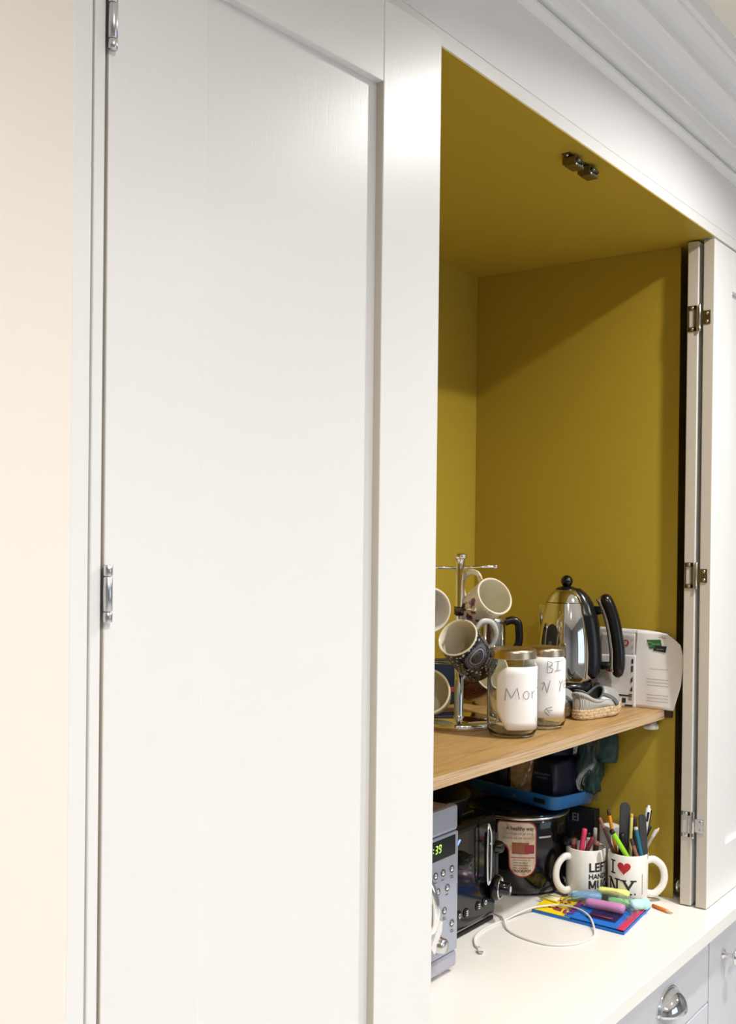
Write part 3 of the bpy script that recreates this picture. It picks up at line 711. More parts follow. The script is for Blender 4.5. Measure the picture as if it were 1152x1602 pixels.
# chrome kettle
KD = math.radians(14)
kx = (Vector((Rv.x, Rv.y, 0)).normalized()*math.cos(KD) - Vector((Fv.x, Fv.y, 0)).normalized()*math.sin(KD))
km = frame((1.858, 0.264, ST), (0, 0, 1), kx)
ke = thing('kettle', 'polished dome kettle with black strap handle and ball knob, beside the letters', 'kettle', mtx=km)
kp = [(0.0510, 0.0480), (0.0532, 0.060), (0.0545, 0.080), (0.0548, 0.100), (0.0540, 0.120), (0.0522, 0.140), (0.0492, 0.160), (0.0452, 0.180), (0.0398, 0.2015)]
kp2 = [(0.0392, 0.2030), (0.0340, 0.2140), (0.0270, 0.2230), (0.0190, 0.2285)]
MB().lathe([(0, 0.048)]+kp, 64).build('body', 'polished', ke)
MB().lathe([(0.0396, 0.2012), (0.0388, 0.2034)], 64).build('lid_seam', 'black', ke)
MB().lathe(kp2+[(0.0, 0.2288)], 64).build('lid', 'polished', ke)
MB().lathe([(0.0215, 0.2270), (0.0200, 0.2300), (0.0120, 0.2330), (0.0055, 0.2345), (0, 0.2345)], 40).build('lid_cap', 'black', ke)
MB().ball((0, 0, 0.2435), 0.0118, u=24, v=16).lathe([(0.006, 0.2335), (0.0045, 0.238), (0, 0.238)], 20).build('knob', 'black_gloss', ke)
def kr(z):
    P = kp+kp2
    for (r0, z0), (r1, z1) in zip(P[:-1], P[1:]):
        if z0 <= z <= z1: return r0+(r1-r0)*(z-z0)/(z1-z0)
    return P[-1][0] if z > P[-1][1] else P[0][0]
# black spine down the handle side
zs = [0.0560, 0.066, 0.080, 0.100, 0.120, 0.140, 0.160, 0.180, 0.197, 0.211, 0.222, 0.2295]
g = MB()
def spine(u, v):
    z = zs[0]+(zs[-1]-zs[0])*v; r = kr(z); a = (u-0.5)*2
    t = min(1.0, (zs[-1]-z)/0.05); hwid = 0.013+0.020*t**0.7; hwid *= min(1.0, 0.55+(z-zs[0])/0.02)
    th = (0.0070+0.0070*t)*(1-abs(a)**3.0); hw = min(hwid/max(r, 0.02), 1.1)
    rr = r+0.0006+th*min(1.0, 0.3+(z-zs[0])/0.012)
    return (rr*math.cos(a*hw), rr*math.sin(a*hw), z)
g.grid(spine, 18, 40); g.build('spine', 'black', ke)
hp = spline([(0.0690, 0, 0.2185), (0.0810, 0, 0.1950), (0.0905, 0, 0.1650), (0.0970, 0, 0.1300), (0.1000, 0, 0.1000), (0.0990, 0, 0.0590)], 6)
n = len(hp); rad = [0.0138*math.sqrt(max(0.06, 1-(max(0, 4-min(i, n-1-i))/4.15)**2)) for i in range(n)]
g = MB(); g.tube(hp, rad, 18, flat=0.95);
hg = g.build('handle', 'black', ke)
MB().tube([(p.x-0.0105, p.y-0.004, p.z) for p in hp[2:-2]], 0.0042, 10, flat=1.6).build('chrome_strip', 'chrome', hg)
MB().tube([(0.052, 0, 0.187), (0.081, 0, 0.190)], [0.0095, 0.0065], 14).build('handle_mount', 'black', ke)
MB().tube([(0.060, 0, 0.080), (0.098, 0, 0.083)], [0.008, 0.007], 14).build('handle_mount', 'black', ke)
# spout lip
g = MB()
g.grid(lambda u, v: (-(kr(0.115+0.082*v)-0.002+0.017*v**1.5*(1-(2*u-1)**2)), (2*u-1)*(0.005+0.010*v), 0.115+0.082*v), 12, 14)
g.build('spout', 'steel', ke)
# water gauge
wa = math.radians(-76-43)
g = MB()
def gauge(u, v):
    z = 0.085+0.077*v; w = 0.0115*(1.0 if v < 0.8 else math.sqrt(max(0.02, 1-((v-0.8)/0.2)**2)))
    r = kr(z)+0.0009; a = wa+(u-0.5)*2*w/r; return (r*math.cos(a), r*math.sin(a), z)
g.grid(gauge, 8, 24); wg = g.build('water_gauge', 'carton_dark', ke)
gf = lambda u, v, d=0.0: ((kr(0.1+v)+0.0015+d)*math.cos(wa+u/0.052), (kr(0.1+v)+0.0015+d)*math.sin(wa+u/0.052), 0.1+v)
bm_obj(stroke_bm([[(-0.004, 0.018+k*0.0025), (0.003, 0.018+k*0.0025)] for k in range(5)]+[[(-0.004, 0.006), (0.003, 0.006), (0.003, 0.001), (-0.004, 0.001), (0.003, 0.010)]], 0.0011, gf), 'gauge_marks', 'grey_text', wg)
MB().lathe([(0, 0.0345), (0.0500, 0.0345), (0.0515, 0.0365), (0.0515, 0.0480), (0, 0.0480)], 48).build('plinth', 'black', ke)
MB().lathe([(0, 0.0), (0.056, 0.0), (0.0575, 0.003), (0.0570, 0.020), (0.0530, 0.030), (0, 0.0338)], 48).box((0.048, -0.016, 0.004), (0.0735, 0.012, 0.030), 0.003).box((0.054, -0.010, 0.030), (0.066, 0.008, 0.047), 0.003).box((0.066, -0.020, 0.0), (0.079, 0.004, 0.014), 0.002).build('power_base', 'black_matt', ke)

# steel coffee pot at the back
pm = frame((1.780, 0.392, ST), (0, 0, 1), (Rv.x, Rv.y, 0))
cp = thing('coffee_pot', 'steel coffee pot with black D handle behind the jars', 'coffee pot', mtx=pm)
MB().lathe([(0, 0), (0.0320, 0), (0.0325, 0.002), (0.0325, 0.160), (0.0335, 0.163), (0.0335, 0.168), (0.028, 0.172), (0.006, 0.175), (0.006, 0.180), (0, 0.181)], 40).build('pot', 'steel', cp)
MB().tube(spline([(0.031, 0, 0.161), (0.044, 0, 0.165), (0.056, 0, 0.160), (0.0585, 0, 0.145), (0.0585, 0, 0.122), (0.050, 0, 0.108), (0.031, 0, 0.106)], 6), 0.0055, 12, flat=1.4).build('handle', 'black', cp)
for a in (-110, -80, -50):
    MB().tube([(0.0345*math.cos(math.radians(a)), 0.0345*math.sin(math.radians(a)), 0.02), (0.0345*math.cos(math.radians(a)), 0.0345*math.sin(math.radians(a)), 0.158)], 0.0022, 8).build('frame_bar', 'chrome', cp)
MB().lathe([(0.0328, 0.108), (0.0355, 0.108), (0.0355, 0.115), (0.0328, 0.115)], 40).build('frame_band', 'chrome', cp)
# packets standing behind the mug tree
g = MB(); g.box((-0.035, -0.014, 0), (0.035, 0.014, 0.105), 0.004); q = g.build('packet', 'packet_green', None, loc=(1.575, 0.452, ST), rot=(0, 0, -0.5)); tag(q, 'small green packet at the back of the shelf behind the mug tree', 'packet')
pk = thing('packet', 'dark navy packet with red band on the shelf behind the mug tree', 'packet', (1.715, 0.463, ST), -0.35)
MB().box((-0.042, -0.016, 0), (0.042, 0.016, 0.088), 0.004).build('pouch', 'packet_navy', pk)
MB().box((-0.0424, -0.0164, 0.022), (0.0424, 0.0164, 0.036), 0.003).build('band', 'packet_red', pk)

# little espadrille shoes
def shoe(label, x, y, rz, flip=1):
    t = thing('shoe', label, 'shoe', (x, y, ST), rz, group='pair of small shoes')
    Ls = 0.142
    def outline(a):               # a in 0..1 around, 0 = toe (local +x)
        th = 2*PI*a; cx = math.cos(th); sx = math.sin(th)
        px = Ls/2*cx; t_ = (px+Ls/2)/Ls
        w = 0.0235+0.0055*math.sin(PI*min(1, max(0, (t_-0.25)/0.75))**0.9) - 0.004*math.exp(-((t_-0.40)/0.14)**2)
        s = math.copysign(abs(sx)**0.80, sx)
        return px, s*w*1.0
    def rock(px):                 # toe spring and slight heel lift
        t_ = (px+Ls/2)/Ls
        return 0.009*max(0, (t_-0.55)/0.45)**1.8 + 0.0012*math.sin(PI*max(0, min(1, (t_-0.3)/0.4)))
    N = 64
    g = MB()
    lay = [(0.90, 0.0), (0.99, 0.0012), (1.03, 0.004), (1.045, 0.0065), (1.02, 0.0080), (1.05, 0.0100), (1.045, 0.0128), (1.015, 0.0142), (1.035, 0.0160), (1.02, 0.0185), (0.96, 0.0195)]
    def solef(u, v):
        k = min(int(v*(len(lay)-1)+1e-6), len(lay)-1); s, z = lay[k]; px, py = outline(u)
        return (px*s, py*s, z+rock(px)*1.0)
    g.grid(solef, N, len(lay)-1, wrap=True)
    ring0 = [v for v in g.bm.verts if abs(v.co.z-rock(v.co.x/0.90)) < 1e-6]
    g.bm.verts.index_update()
    g.build('sole', 'rope', t)
    MB().prism([(outline(k/40)[0]*0.95, outline(k/40)[1]*0.95) for k in range(40)], 0.0125, 0.0165).build('insole', 'shoe_inside', t)
    # collar curve
    def collar(a):
        th = 2*PI*a; cx = math.cos(th); sx = math.sin(th)
        px = -0.028+0.0385*cx; py = 0.0175*math.copysign(abs(sx)**0.85, sx)
        t_ = (px+0.0665)/0.077
        z = 0.0440+0.0095*math.exp(-((t_-0.0)/0.2)**2)-0.0090*math.sin(PI*min(1, max(0, t_))**1.0)+0.010*max(0, (t_-0.55)/0.45)**1.6
        return px, py, z
    def upper(u, v, off=0.0):
        px, py = outline(u); px *= 0.99; py *= 0.97; qx, qy, qz = collar(u); zb = 0.0185+rock(px)
        s = v; cx = math.cos(2*PI*u)
        fr = max(0, cx)           # toe box bulges, heel stands upright
        x = px+(qx-px)*(s**(1.0+0.55*fr)); y = py+(qy-py)*(s**(1.25))
        z = zb+(qz-zb)*(1-(1-s)**(1.0+0.75*fr))
        bul = 0.0035*math.sin(PI*s)
        return (x+bul*math.cos(2*PI*u)*0.6, y+bul*math.sin(2*PI*u), z)
    g = MB(); g.grid(upper, N, 14, wrap=True); up = g.build('upper', ['canvas_grey', 'shoe_stripe'], t)
    for f in up.data.polygons:
        if f.center.x < 0.012: f.material_index = 1
    solid(up, 0.0018, -1)
    MB().tube([collar(k/48) for k in range(48)], 0.0019, 8, closed=True).build('collar_piping', 'shoe_dark', t)
    # padded heel collar
    pts = [upper((0.5+(k/24-0.5)*0.62) % 1, 0.80) for k in range(25)]
    MB().tube(pts, [0.0012+0.0030*math.sin(PI*k/24)**0.5 for k in range(25)], 8).build('padded_collar', 'shoe_stripe', t)
    for sgn in (1, -1):
        g = MB()
        def strap(u, v):
            a = (sgn*(0.155+0.035*(1-v)+(u-0.5)*0.030)) % 1.0
            p = Vector(upper(a, 0.03+0.95*v)); q = Vector((0.03, 0, 0.015)); d = (p-q).normalized(); return p+d*0.0014
        g.grid(strap, 4, 12); s_ = g.build('strap', 'shoe_dark', t); solid(s_, 0.001, 1)
        g = MB()
        def gus(u, v):
            a = (sgn*(0.188+0.022*v+(u-0.5)*0.02*v)) % 1.0
            p = Vector(upper(a, 0.50+0.47*v)); q = Vector((0.0, 0, 0.015)); return p+(p-q).normalized()*0.0010
        g.grid(gus, 3, 8); s_ = g.build('elastic', 'elastic', t); solid(s_, 0.0008, 1)
    return t
shoe('small grey striped slip-on shoe with rope sole, toe pointing to the letters', 1.780, 0.1625, -0.10)
shoe('matching small grey shoe half hidden behind the label jar', 1.718, 0.2220, -0.06)

# letters leaning against the side wall
def sheet(name, label, mat_, left, right, top, zb, x0, lean, curl, parent=None, group='letters leaning at the end of the shelf'):
    """left(v), right(v), top(u): outline in (y, z) on the side wall; curl: how far the right edge comes off the wall"""
    def fn(u, v):
        y = left(v)+(right(v)-left(v))*u; z = zb+(top(u)-zb)*v
        x = x0-lean*(1-v)-curl*u**3*(0.35+0.65*v)+0.0008*math.sin(9*u+3*v)
        return (x, y, z)
    t = thing(name, label, 'letter', (0, 0, 0), group=group)
    g = MB(); g.grid(fn, 24, 24); o = g.build('sheet', mat_, t); solid(o, 0.0005, 0)
    def at(y, z, d=0.0):
        v = (z-zb)/(top(0.5)-zb); u = (y-left(v))/(right(v)-left(v)); v = (z-zb)/(top(u)-zb); p = fn(u, v); return (p[0]-0.0006-d, p[1], p[2])
    return t, o, at
lerp = lambda a, b, t: a+(b-a)*t
def pw(*k):
    def f(t):
        for (t0, v0), (t1, v1) in zip(k[:-1], k[1:]):
            if t <= t1: return v0+(v1-v0)*(t-t0)/(t1-t0)
        return k[-1][1]
    return f
# the shelf-ward edge of every sheet rests on the board
t, o, at = sheet('letter', 'plain white sheet rearmost among the letters, showing only its top edge', 'paper_white', pw((0, 0.243), (1, 0.232)), pw((0, 0.150), (1, 0.088)), pw((0, 0.514), (0.7, 0.5125), (1, 0.508)), ST+0.0006, 1.9385, 0.006, 0.0)
t, o, at = sheet('letter', 'white letter with green and black logo, its right corner curling off the wall', 'paper', pw((0, 0.160), (1, 0.152)), pw((0, 0.072), (0.35, 0.058), (0.72, 0.0525), (0.92, 0.060), (1, 0.074)), pw((0, 0.511), (0.55, 0.5105), (0.8, 0.5075), (1, 0.500)), ST+0.0006, 1.9370, 0.008, 0.010)
def quad(o, at, pts, m, name, d=0.0004):
    # subdivide a quad over the sheet so it follows the curl
    g = MB(); g.grid(lambda u, v: at(*[lerp(lerp(pts[0][k], pts[1][k], u), lerp(pts[3][k], pts[2][k], u), v) for k in (0, 1)], d), 6, 4)
    return g.build(name, m, o)
quad(o, at, [(0.1235, 0.4770), (0.0985, 0.4790), (0.1020, 0.4960), (0.1300, 0.4940)], 'logo_green', 'logo')
quad(o, at, [(0.1170, 0.4745), (0.0910, 0.4715), (0.0890, 0.4840), (0.1120, 0.4840)], 'carton_dark', 'logo', 0.0008)
def scrib(y0, y1, z, seed, h=0.0011):
    r = random.Random(seed); out = []; y = y0
    while y > y1+0.001:
        w = r.uniform(0.003, 0.008); k = max(2, int(w/0.0011)); e = max(y-w, y1)
        out.append([(lerp(y, e, i/k), z+h*(1 if i % 2 else -1)*r.uniform(0.2, 1)) for i in range(k+1)]); y = e-0.0016
    return out
sf = lambda at: (lambda u, v, d=0.0: at(u, v, 0.0006))
L_ = scrib(0.122, 0.086, 0.4390, 1)+scrib(0.128, 0.084, 0.4190, 2)+scrib(0.128, 0.084, 0.4130, 3)+scrib(0.126, 0.084, 0.4070, 4)+scrib(0.126, 0.084, 0.3890, 5)+scrib(0.126, 0.084, 0.3830, 6)+scrib(0.126, 0.084, 0.3770, 7)
bm_obj(stroke_bm(L_+[[(0.106, 0.5000), (0.090, 0.4992)]], 0.0007, sf(at)), 'typed_lines', 'ink', o)
bm_obj(stroke_bm([[(0.126-0.006*math.cos(a/7*PI)-0.002, 0.4860+0.004*math.sin(a/7*PI)) for a in range(14)]]+scrib(0.117, 0.104, 0.487, 8, 0.0016)+scrib(0.110, 0.094, 0.4775, 9, 0.0012), 0.0007, lambda u, v, d=0.0: at(u, v, 0.0013)), 'logo_lettering', 'paper_grey', o)
t, o, at = sheet('leaflet', 'grey leaflet with a red round letter behind the kettle handle', 'paper_grey', pw((0, 0.240), (1, 0.222)), pw((0, 0.150), (1, 0.1520)), pw((0, 0.503), (1, 0.5045)), ST+0.0006, 1.9320, 0.010, 0.0)
oo = text_mesh('O', 0.017, lambda u, v, d: at(0.1780-u, 0.4800+v, 0.0006), bold=0.0006, cut=None)
bm_obj(oo, 'red_letter', 'red_ink', o)
bm_obj(stroke_bm(scrib(0.159, 0.1565, 0.492, 10)+[[(0.1575, 0.482), (0.1560, 0.478), (0.1575, 0.474)], [(0.157, 0.466), (0.1562, 0.452)]], 0.0009, sf(at)), 'small_print', 'ink', o)
t, o, at = sheet('card', 'pale card with black chequered border in front of the grey leaflet', 'paper_white', pw((0, 0.250), (1, 0.246)), pw((0, 0.1440), (1, 0.1470)), pw((0, 0.4600), (1, 0.4640)), ST+0.0006, 1.9240, 0.008, 0.0)
blk = []
for z0, z1, y0, y1 in ((0.447, 0.456, 0.1515, 0.1555), (0.431, 0.443, 0.1515, 0.1555), (0.383, 0.386, 0.152, 0.196), (0.375, 0.381, 0.196, 0.206), (0.3705, 0.3795, 0.164, 0.172), (0.366, 0.3705, 0.180, 0.200), (0.364, 0.3675, 0.150, 0.166),
                       (0.372, 0.376, 0.206, 0.240), (0.379, 0.383, 0.212, 0.232)):
    blk.append([(y1, z0), (y0, z0), (y0, z1), (y1, z1)])
blk.append([(0.1555, 0.410), (0.1515, 0.412), (0.1515, 0.423), (0.1555, 0.417)]); blk.append([(0.1560, 0.394), (0.1515, 0.3935), (0.1515, 0.404), (0.1545, 0.400)])
for k in range(4): blk.append([(0.1590, 0.376+k*0.0035), (0.1515, 0.3765+k*0.0035), (0.1515, 0.378+k*0.0035), (0.1590, 0.3775+k*0.0035)])
for b in blk: quad(o, at, b, 'ink', 'border_block')
oo = text_mesh('d', 0.014, lambda u, v, d: at(0.2080-u, 0.4290+v, 0.0006), bold=0.0006, cut=None)
bm_obj([oo, stroke_bm([[(0.1985, 0.4335), (0.1955, 0.4335)]], 0.002, sf(at))], 'red_letter', 'red_ink', o)

# ================================================================ UNDER THE SHELF
# microwave
MW = thing('microwave', 'silver microwave with green clock, half hidden behind the white door', 'microwave', (1.165, 0.224, 0.0))
mx = lambda x: x-1.165
MB().box((-0.224, 0.012, 0.010), (0.2215, 0.250, 0.2635), 0.006).build('casing', 'silver_lower', MW)
MB().box((0.055, -0.006, 0.0355), (0.2235, 0.0125, 0.2235), 0.0025).build('control_panel', 'silver_panel', MW)
MB().box((-0.2245, -0.006, 0.2245), (0.2235, 0.0125, 0.2660), 0.006).build('top_band', 'silver_panel', MW)
MB().box((-0.2245, -0.006, 0.0085), (0.2235, 0.0125, 0.0345), 0.006).build('lower_band', 'silver_lower', MW)
MB().box((-0.2245, -0.006, 0.0355), (0.0540, 0.0125, 0.2235), 0.003).build('door', 'black_gloss', MW)
for x in (-0.19, 0.195):
    for y in (0.02, 0.20):
        MB().lathe([(0, 0), (0.012, 0), (0.013, 0.002), (0.013, 0.0088), (0, 0.0088)], 20).build('foot', 'clip_plastic', MW, loc=(x, y, 0))
ds = MB().box((0.085, -0.0075, 0.1885), (mx(1.3775), -0.0055, 0.2195), 0.004).build('display', 'display', MW)
# seven-segment digits
def seg_digit(ch, x, z, w, h, t, sl=0.12):
    on = {'3': 'abgcd', '9': 'abcdfg', '1': 'bc', '2': 'abged'}[ch]
    pos = {'a': (t, h-t/2, w-t, h-t/2), 'g': (t, h/2, w-t, h/2), 'd': (t, t/2, w-t, t/2), 'b': (w-t/2, h/2+t*0.6, w-t/2, h-t*0.6), 'c': (w-t/2, t*0.6, w-t/2, h/2-t*0.6), 'f': (t/2, h/2+t*0.6, t/2, h-t*0.6), 'e': (t/2, t*0.6, t/2, h/2-t*0.6)}
    return [[(x+pos[k][0]+pos[k][1]*sl, z+pos[k][1]), (x+pos[k][2]+pos[k][3]*sl, z+pos[k][3])] for k in on]
dg = []
dg += seg_digit('3', mx(1.3170), 0.2005, 0.0072, 0.0125, 0.0016); dg += seg_digit('9', mx(1.3270), 0.2005, 0.0072, 0.0125, 0.0016)
dg += [[(mx(1.3130), 0.2085), (mx(1.3130), 0.2100)], [(mx(1.3125), 0.2035), (mx(1.3125), 0.2050)]]
dg += seg_digit('2', mx(1.3010), 0.2005, 0.0072, 0.0125, 0.0016); dg += seg_digit('1', mx(1.2910), 0.2005, 0.0072, 0.0125, 0.0016)
tag(bm_obj(stroke_bm(dg, 0.0015, lambda u, v, d=0.0: (u, -0.0079, v), step=0.01), 'clock_digits', 'led_green', ds), kind='stuff')
for x, z in ((1.3434, 0.1663), (1.3690, 0.1667), (1.3560, 0.1404), (1.3483, 0.1064), (1.3705, 0.0811), (1.322, 0.1664), (1.329, 0.1404)):
    b = MB().lathe([(0.0056, 0), (0.0056, 0.0012), (0.0048, 0.0014), (0.0040, 0.0008), (0.0034, 0.0012), (0.0025, 0.0024), (0, 0.0027)], 20, mi=[1, 1, 1, 0, 0, 0]).build('button', ['chrome', 'iron'], MW, mtx=frame((mx(x), -0.006, z), (0, -1, 0), (1, 0, 0)))
    lb = stroke_bm([[(mx(x)-0.005, z-0.0105), (mx(x)+0.003, z-0.0105)]]+([[(mx(x)-0.004, z-0.0135), (mx(x)+0.005, z-0.0135)]] if x > 1.36 or z < 0.11 else []), 0.0011, lambda u, v, d=0.0: (u, -0.0064, v))
    bm_obj(lb, 'button_legend', 'charcoal', MW)
MB().tube(spline([(mx(1.274), -0.006, 0.178), (mx(1.280), -0.020, 0.168), (mx(1.286), -0.027, 0.140), (mx(1.288), -0.027, 0.118), (mx(1.2865), -0.023, 0.100), (mx(1.280), -0.006, 0.088)], 6), 0.0085, 14).build('door_handle', 'chrome', MW)
MB().prism([(0, 0), (0.020, 0.030), (0.022, 0.044), (0.010, 0.040), (-0.010, 0.012)], 0.0, 0.009, m=Matrix.Translation((mx(1.308), -0.006, 0.052)) @ Matrix.Rotation(PI/2, 4, 'X')).build('handle_bracket', 'clip_plastic', MW)
MB().lathe([(0.0150, 0), (0.0150, 0.003), (0.0125, 0.0045), (0.0115, 0.015), (0.0095, 0.0180), (0, 0.0185)], 28).build('dial', 'satin', MW, mtx=frame((mx(1.325), -0.006, 0.0610), (0, -1, 0), (1, 0, 0)))

# black toaster
TX, TY = 1.53, 0.283
TO = thing('toaster', 'glossy black toaster with chrome lever guide and dial, right of the microwave', 'toaster', (TX, TY, 0))
tx = lambda x: x-TX
MB().box((-0.115, 0.0, 0.008), (0.1035, 0.158, 0.196), 0.014, seg=4).build('body', 'black_gloss', TO)
MB().box((-0.112, 0.006, 0.0), (0.100, 0.150, 0.0085), 0.003).build('base', 'black_matt', TO)
MB().box((-0.085, 0.035, 0.1955), (0.075, 0.063, 0.1985), 0.001).build('slot', 'iron', TO); MB().box((-0.085, 0.095, 0.1955), (0.075, 0.123, 0.1985), 0.001).build('slot', 'iron', TO)
for k, (x, z) in enumerate(((1.4975, 0.0435), (1.5217, 0.0420), (1.5623, 0.0431), (1.5842, 0.0440))):
    b = MB().lathe([(0.0085, 0), (0.0085, 0.0015), (0.0070, 0.0024), (0, 0.0026)], 24).build('button', 'black', TO, mtx=frame((tx(x), 0.0, z), (0, -1, 0), (1, 0, 0)))
    ic = [[(0.0032*math.cos(a/5*PI), 0.0032*math.sin(a/5*PI)) for a in range(11)]] if k in (0, 3) else [[(-0.003, q), (0.003, q)] for q in (-0.0035, 0.0, 0.0035)]
    bm_obj(stroke_bm(ic, 0.0018, lambda u, v, d=0.0: (u, v, 0.0030)), 'button_icon', 'chalk', b)
MB().lathe([(0.016, 0), (0.016, 0.006), (0.0140, 0.0085), (0.0125, 0.0190), (0.0105, 0.0205), (0, 0.0205)], 28).build('knob', 'black_gloss', TO, mtx=frame((tx(1.5031), 0.0, 0.1371), (0, -1, 0), (1, 0, 0)))
MB().tube([(tx(1.487), -0.002, 0.166), (tx(1.4965), -0.002, 0.1735)], 0.0018, 8).build('indicator_light', 'blue_light', TO)
# chrome loop: lever guide
lp = [(1.5765, -0.010, 0.184), (1.5715, -0.013, 0.176), (1.5700, -0.013, 0.150), (1.5705, -0.013, 0.120), (1.5720, -0.013, 0.090), (1.5755, -0.013, 0.0805), (1.5805, -0.013, 0.0850), (1.5830, -0.013, 0.100), (1.5835, -0.013, 0.130), (1.5835, -0.013, 0.155), (1.5820, -0.013, 0.172), (1.5785, -0.011, 0.183)]
MB().tube(spline([(tx(a), b, c) for a, b, c in lp], 5, closed=True), 0.0022, 10, closed=True).build('lever_guide', 'satin', TO)
MB().tube([(tx(1.5772), -0.013, 0.1525), (tx(1.584), -0.013, 0.150), (tx(1.592), -0.013, 0.1485)], 0.0022, 8).build('lever_pin', 'satin', TO)
MB().box((tx(1.5905), -0.006, 0.078), (tx(1.6105), 0.002, 0.166), 0.0025).box((tx(1.6150), -0.006, 0.078), (tx(1.6240), 0.002, 0.160), 0.0025).build('side_strip', 'charcoal', TO)
MB().lathe([(0.0115, 0), (0.0115, 0.006), (0.0100, 0.012), (0.0075, 0.0155), (0.0040, 0.0165), (0, 0.0165)], 24).build('lever_knob', 'black_gloss', TO, mtx=frame((tx(1.6130), -0.004, 0.1370), (0.35, -1, 0), (0, 0, 1)))
dl = MB().lathe([(0.0215, 0), (0.0225, 0.002), (0.0225, 0.010), (0.0205, 0.013), (0.0135, 0.0135), (0.0125, 0.014), (0.0120, 0.030), (0.0105, 0.032), (0, 0.032)], 32).build('dial', 'black_gloss', TO, mtx=frame((tx(1.6125), -0.001, 0.0640), (0.25, -1, 0), (0, 0, 1)))
MB().lathe([(0.0165, 0.0125), (0.0195, 0.0125), (0.0195, 0.0150), (0.0165, 0.0150), (0.0165, 0.0125)], 32).build('chrome_ring', 'chrome', dl)
MB().lathe([(0.0030, 0.0322), (0.0052, 0.0322), (0.0052, 0.0328), (0.0030, 0.0328), (0.0030, 0.0322)], 20).build('ring_mark', 'chalk', dl)

# black frying pan lying on the toaster
fp = thing('frying_pan', 'black frying pan resting on the toaster under the shelf', 'pan', (1.500, 0.385, 0.1988))
MB().lathe([(0, 0), (0.080, 0), (0.090, 0.006), (0.104, 0.040), (0.1065, 0.041), (0.1065, 0.043), (0.1030, 0.043), (0.088, 0.009), (0.078, 0.004), (0, 0.004)], 48).build('pan', 'black', fp)
MB().tube(spline([(-0.098, 0.02, 0.038), (-0.118, 0.024, 0.082), (-0.150, 0.032, 0.092), (-0.230, 0.05, 0.094)], 6), 0.009, 12, flat=0.7).build('handle', 'black_matt', fp)

# slow cooker
CK = (1.8405, 0.3545)
SK = thing('slow_cooker', 'round black slow cooker with a torn cream label, beside the toaster', 'slow cooker', (CK[0], CK[1], 0))
MB().lathe([(0, 0.004), (0.080, 0.004), (0.0900, 0.008), (0.0960, 0.022), (0.0985, 0.060), (0.0990, 0.125), (0.0985, 0.145), (0.0960, 0.1495), (0.088, 0.1495)], 64).build('casing', 'black_gloss', SK)
MB().lathe([(0.086, 0.1490), (0.0975, 0.1490), (0.1000, 0.1510), (0.1000, 0.1535), (0.0975, 0.1555), (0.086, 0.1555)], 64).build('rim', 'satin', SK)
MB().lathe([(0.0940, 0.1550), (0.0930, 0.1580), (0.080, 0.1615), (0.050, 0.1645), (0.0, 0.1655)], 64).build('lid', 'black_gloss', SK)
for a in (0, 90, 180, 270):
    MB().lathe([(0, 0), (0.009, 0), (0.010, 0.0045), (0, 0.0045)], 14).build('foot', 'rubber', SK, loc=(0.07*math.cos(math.radians(a+20)), 0.07*math.sin(math.radians(a+20)), 0))
ac = toward_cam(CK)
for da in (1.22, 1.22+PI):
    hm = Matrix.Rotation(ac+da, 4, 'Z') @ Matrix.Translation((0.098, 0, 0.105))
    MB().box((0, -0.030, -0.009), (0.020, 0.030, 0.009), 0.007, m=hm, seg=3).build('side_handle', 'black', SK)
fn = cylfn(0.0990, ac, 0.0185)
# label outline: wide top, notch on the lower left, rounded foot
def lab_cols(x): 
    pass
def label_grid(grow, lift):
    bm = bmesh.new(); prev = None; n = 44
    u0, u1 = -0.040-grow, 0.0325+grow
    for i in range(n+1):
        u = u0+(u1-u0)*i/n
        hi = 0.1275+grow; lo = 0.026-grow; rc = 0.022; c = (u1-rc)
        if u > u1-0.016: hi -= 0.016-math.sqrt(max(0, 0.016**2-(u-(u1-0.016))**2))
        ul = -0.0165-grow                          # left side of the lower part
        if u < ul: lo = 0.088-grow+0.0*u
        if u < ul and u > ul-0.018: lo = 0.088-grow-0.018+math.sqrt(max(0, 0.018**2-(u-ul+0.018)**2)) if False else 0.088-grow-(0.018-math.sqrt(max(0, 0.018**2-(u-(ul-0.018))**2)))
        if u >= ul:
            m = (ul+u1)/2; rr = (u1-ul)/2; lo = 0.026-grow+rr-math.sqrt(max(0, rr*rr-(u-m)**2))
        if u < u0+0.006: hi -= 0.006-math.sqrt(max(0, 0.006**2-(u-(u0+0.006))**2)); lo += 0.0
        col = [bm.verts.new(fn(u, lo+(hi-lo)*j/10, lift)) for j in range(11)]
        if prev:
            for j in range(10): bm.faces.new((prev[j], col[j], col[j+1], prev[j+1]))
        prev = col
    return bm
lb = bm_obj(label_grid(0.0022, 0.0006), 'label', 'sticker_red', SK)
bm_obj(label_grid(0.0, 0.0010), 'label_face', 'sticker', lb)
T = [text_mesh('A healthy way', 0.0100, lambda u, v, d: fn(u*0.92-0.0235, 0.1135+v, 0.0015), bold=0.0002, cut=0.003)]
wr = []
r = random.Random(4)
def wig(u0, u1, z, h, gap):
    u = u0; out = []
    while u < u1:
        e = min(u1, u+r.uniform(0.004, 0.009)); k = max(2, int((e-u)/0.0012))
        out.append([(u+(e-u)*i/k, z+h*(1 if i % 2 else -1)) for i in range(k+1)]); u = e+gap
    return out
for z, a, b in ((0.1065, -0.024, 0.027), (0.0985, -0.030, 0.026)): wr += wig(a, b, z, 0.0020, 0.003)
for k, z in enumerate((0.0565, 0.0515, 0.0465, 0.0415)): wr += wig(-0.009, 0.022-0.004*(k % 2), z, 0.0008, 0.002)
T.append(stroke_bm(wr, 0.0010, lambda u, v, d=0.0: fn(u, v, 0.0015)))
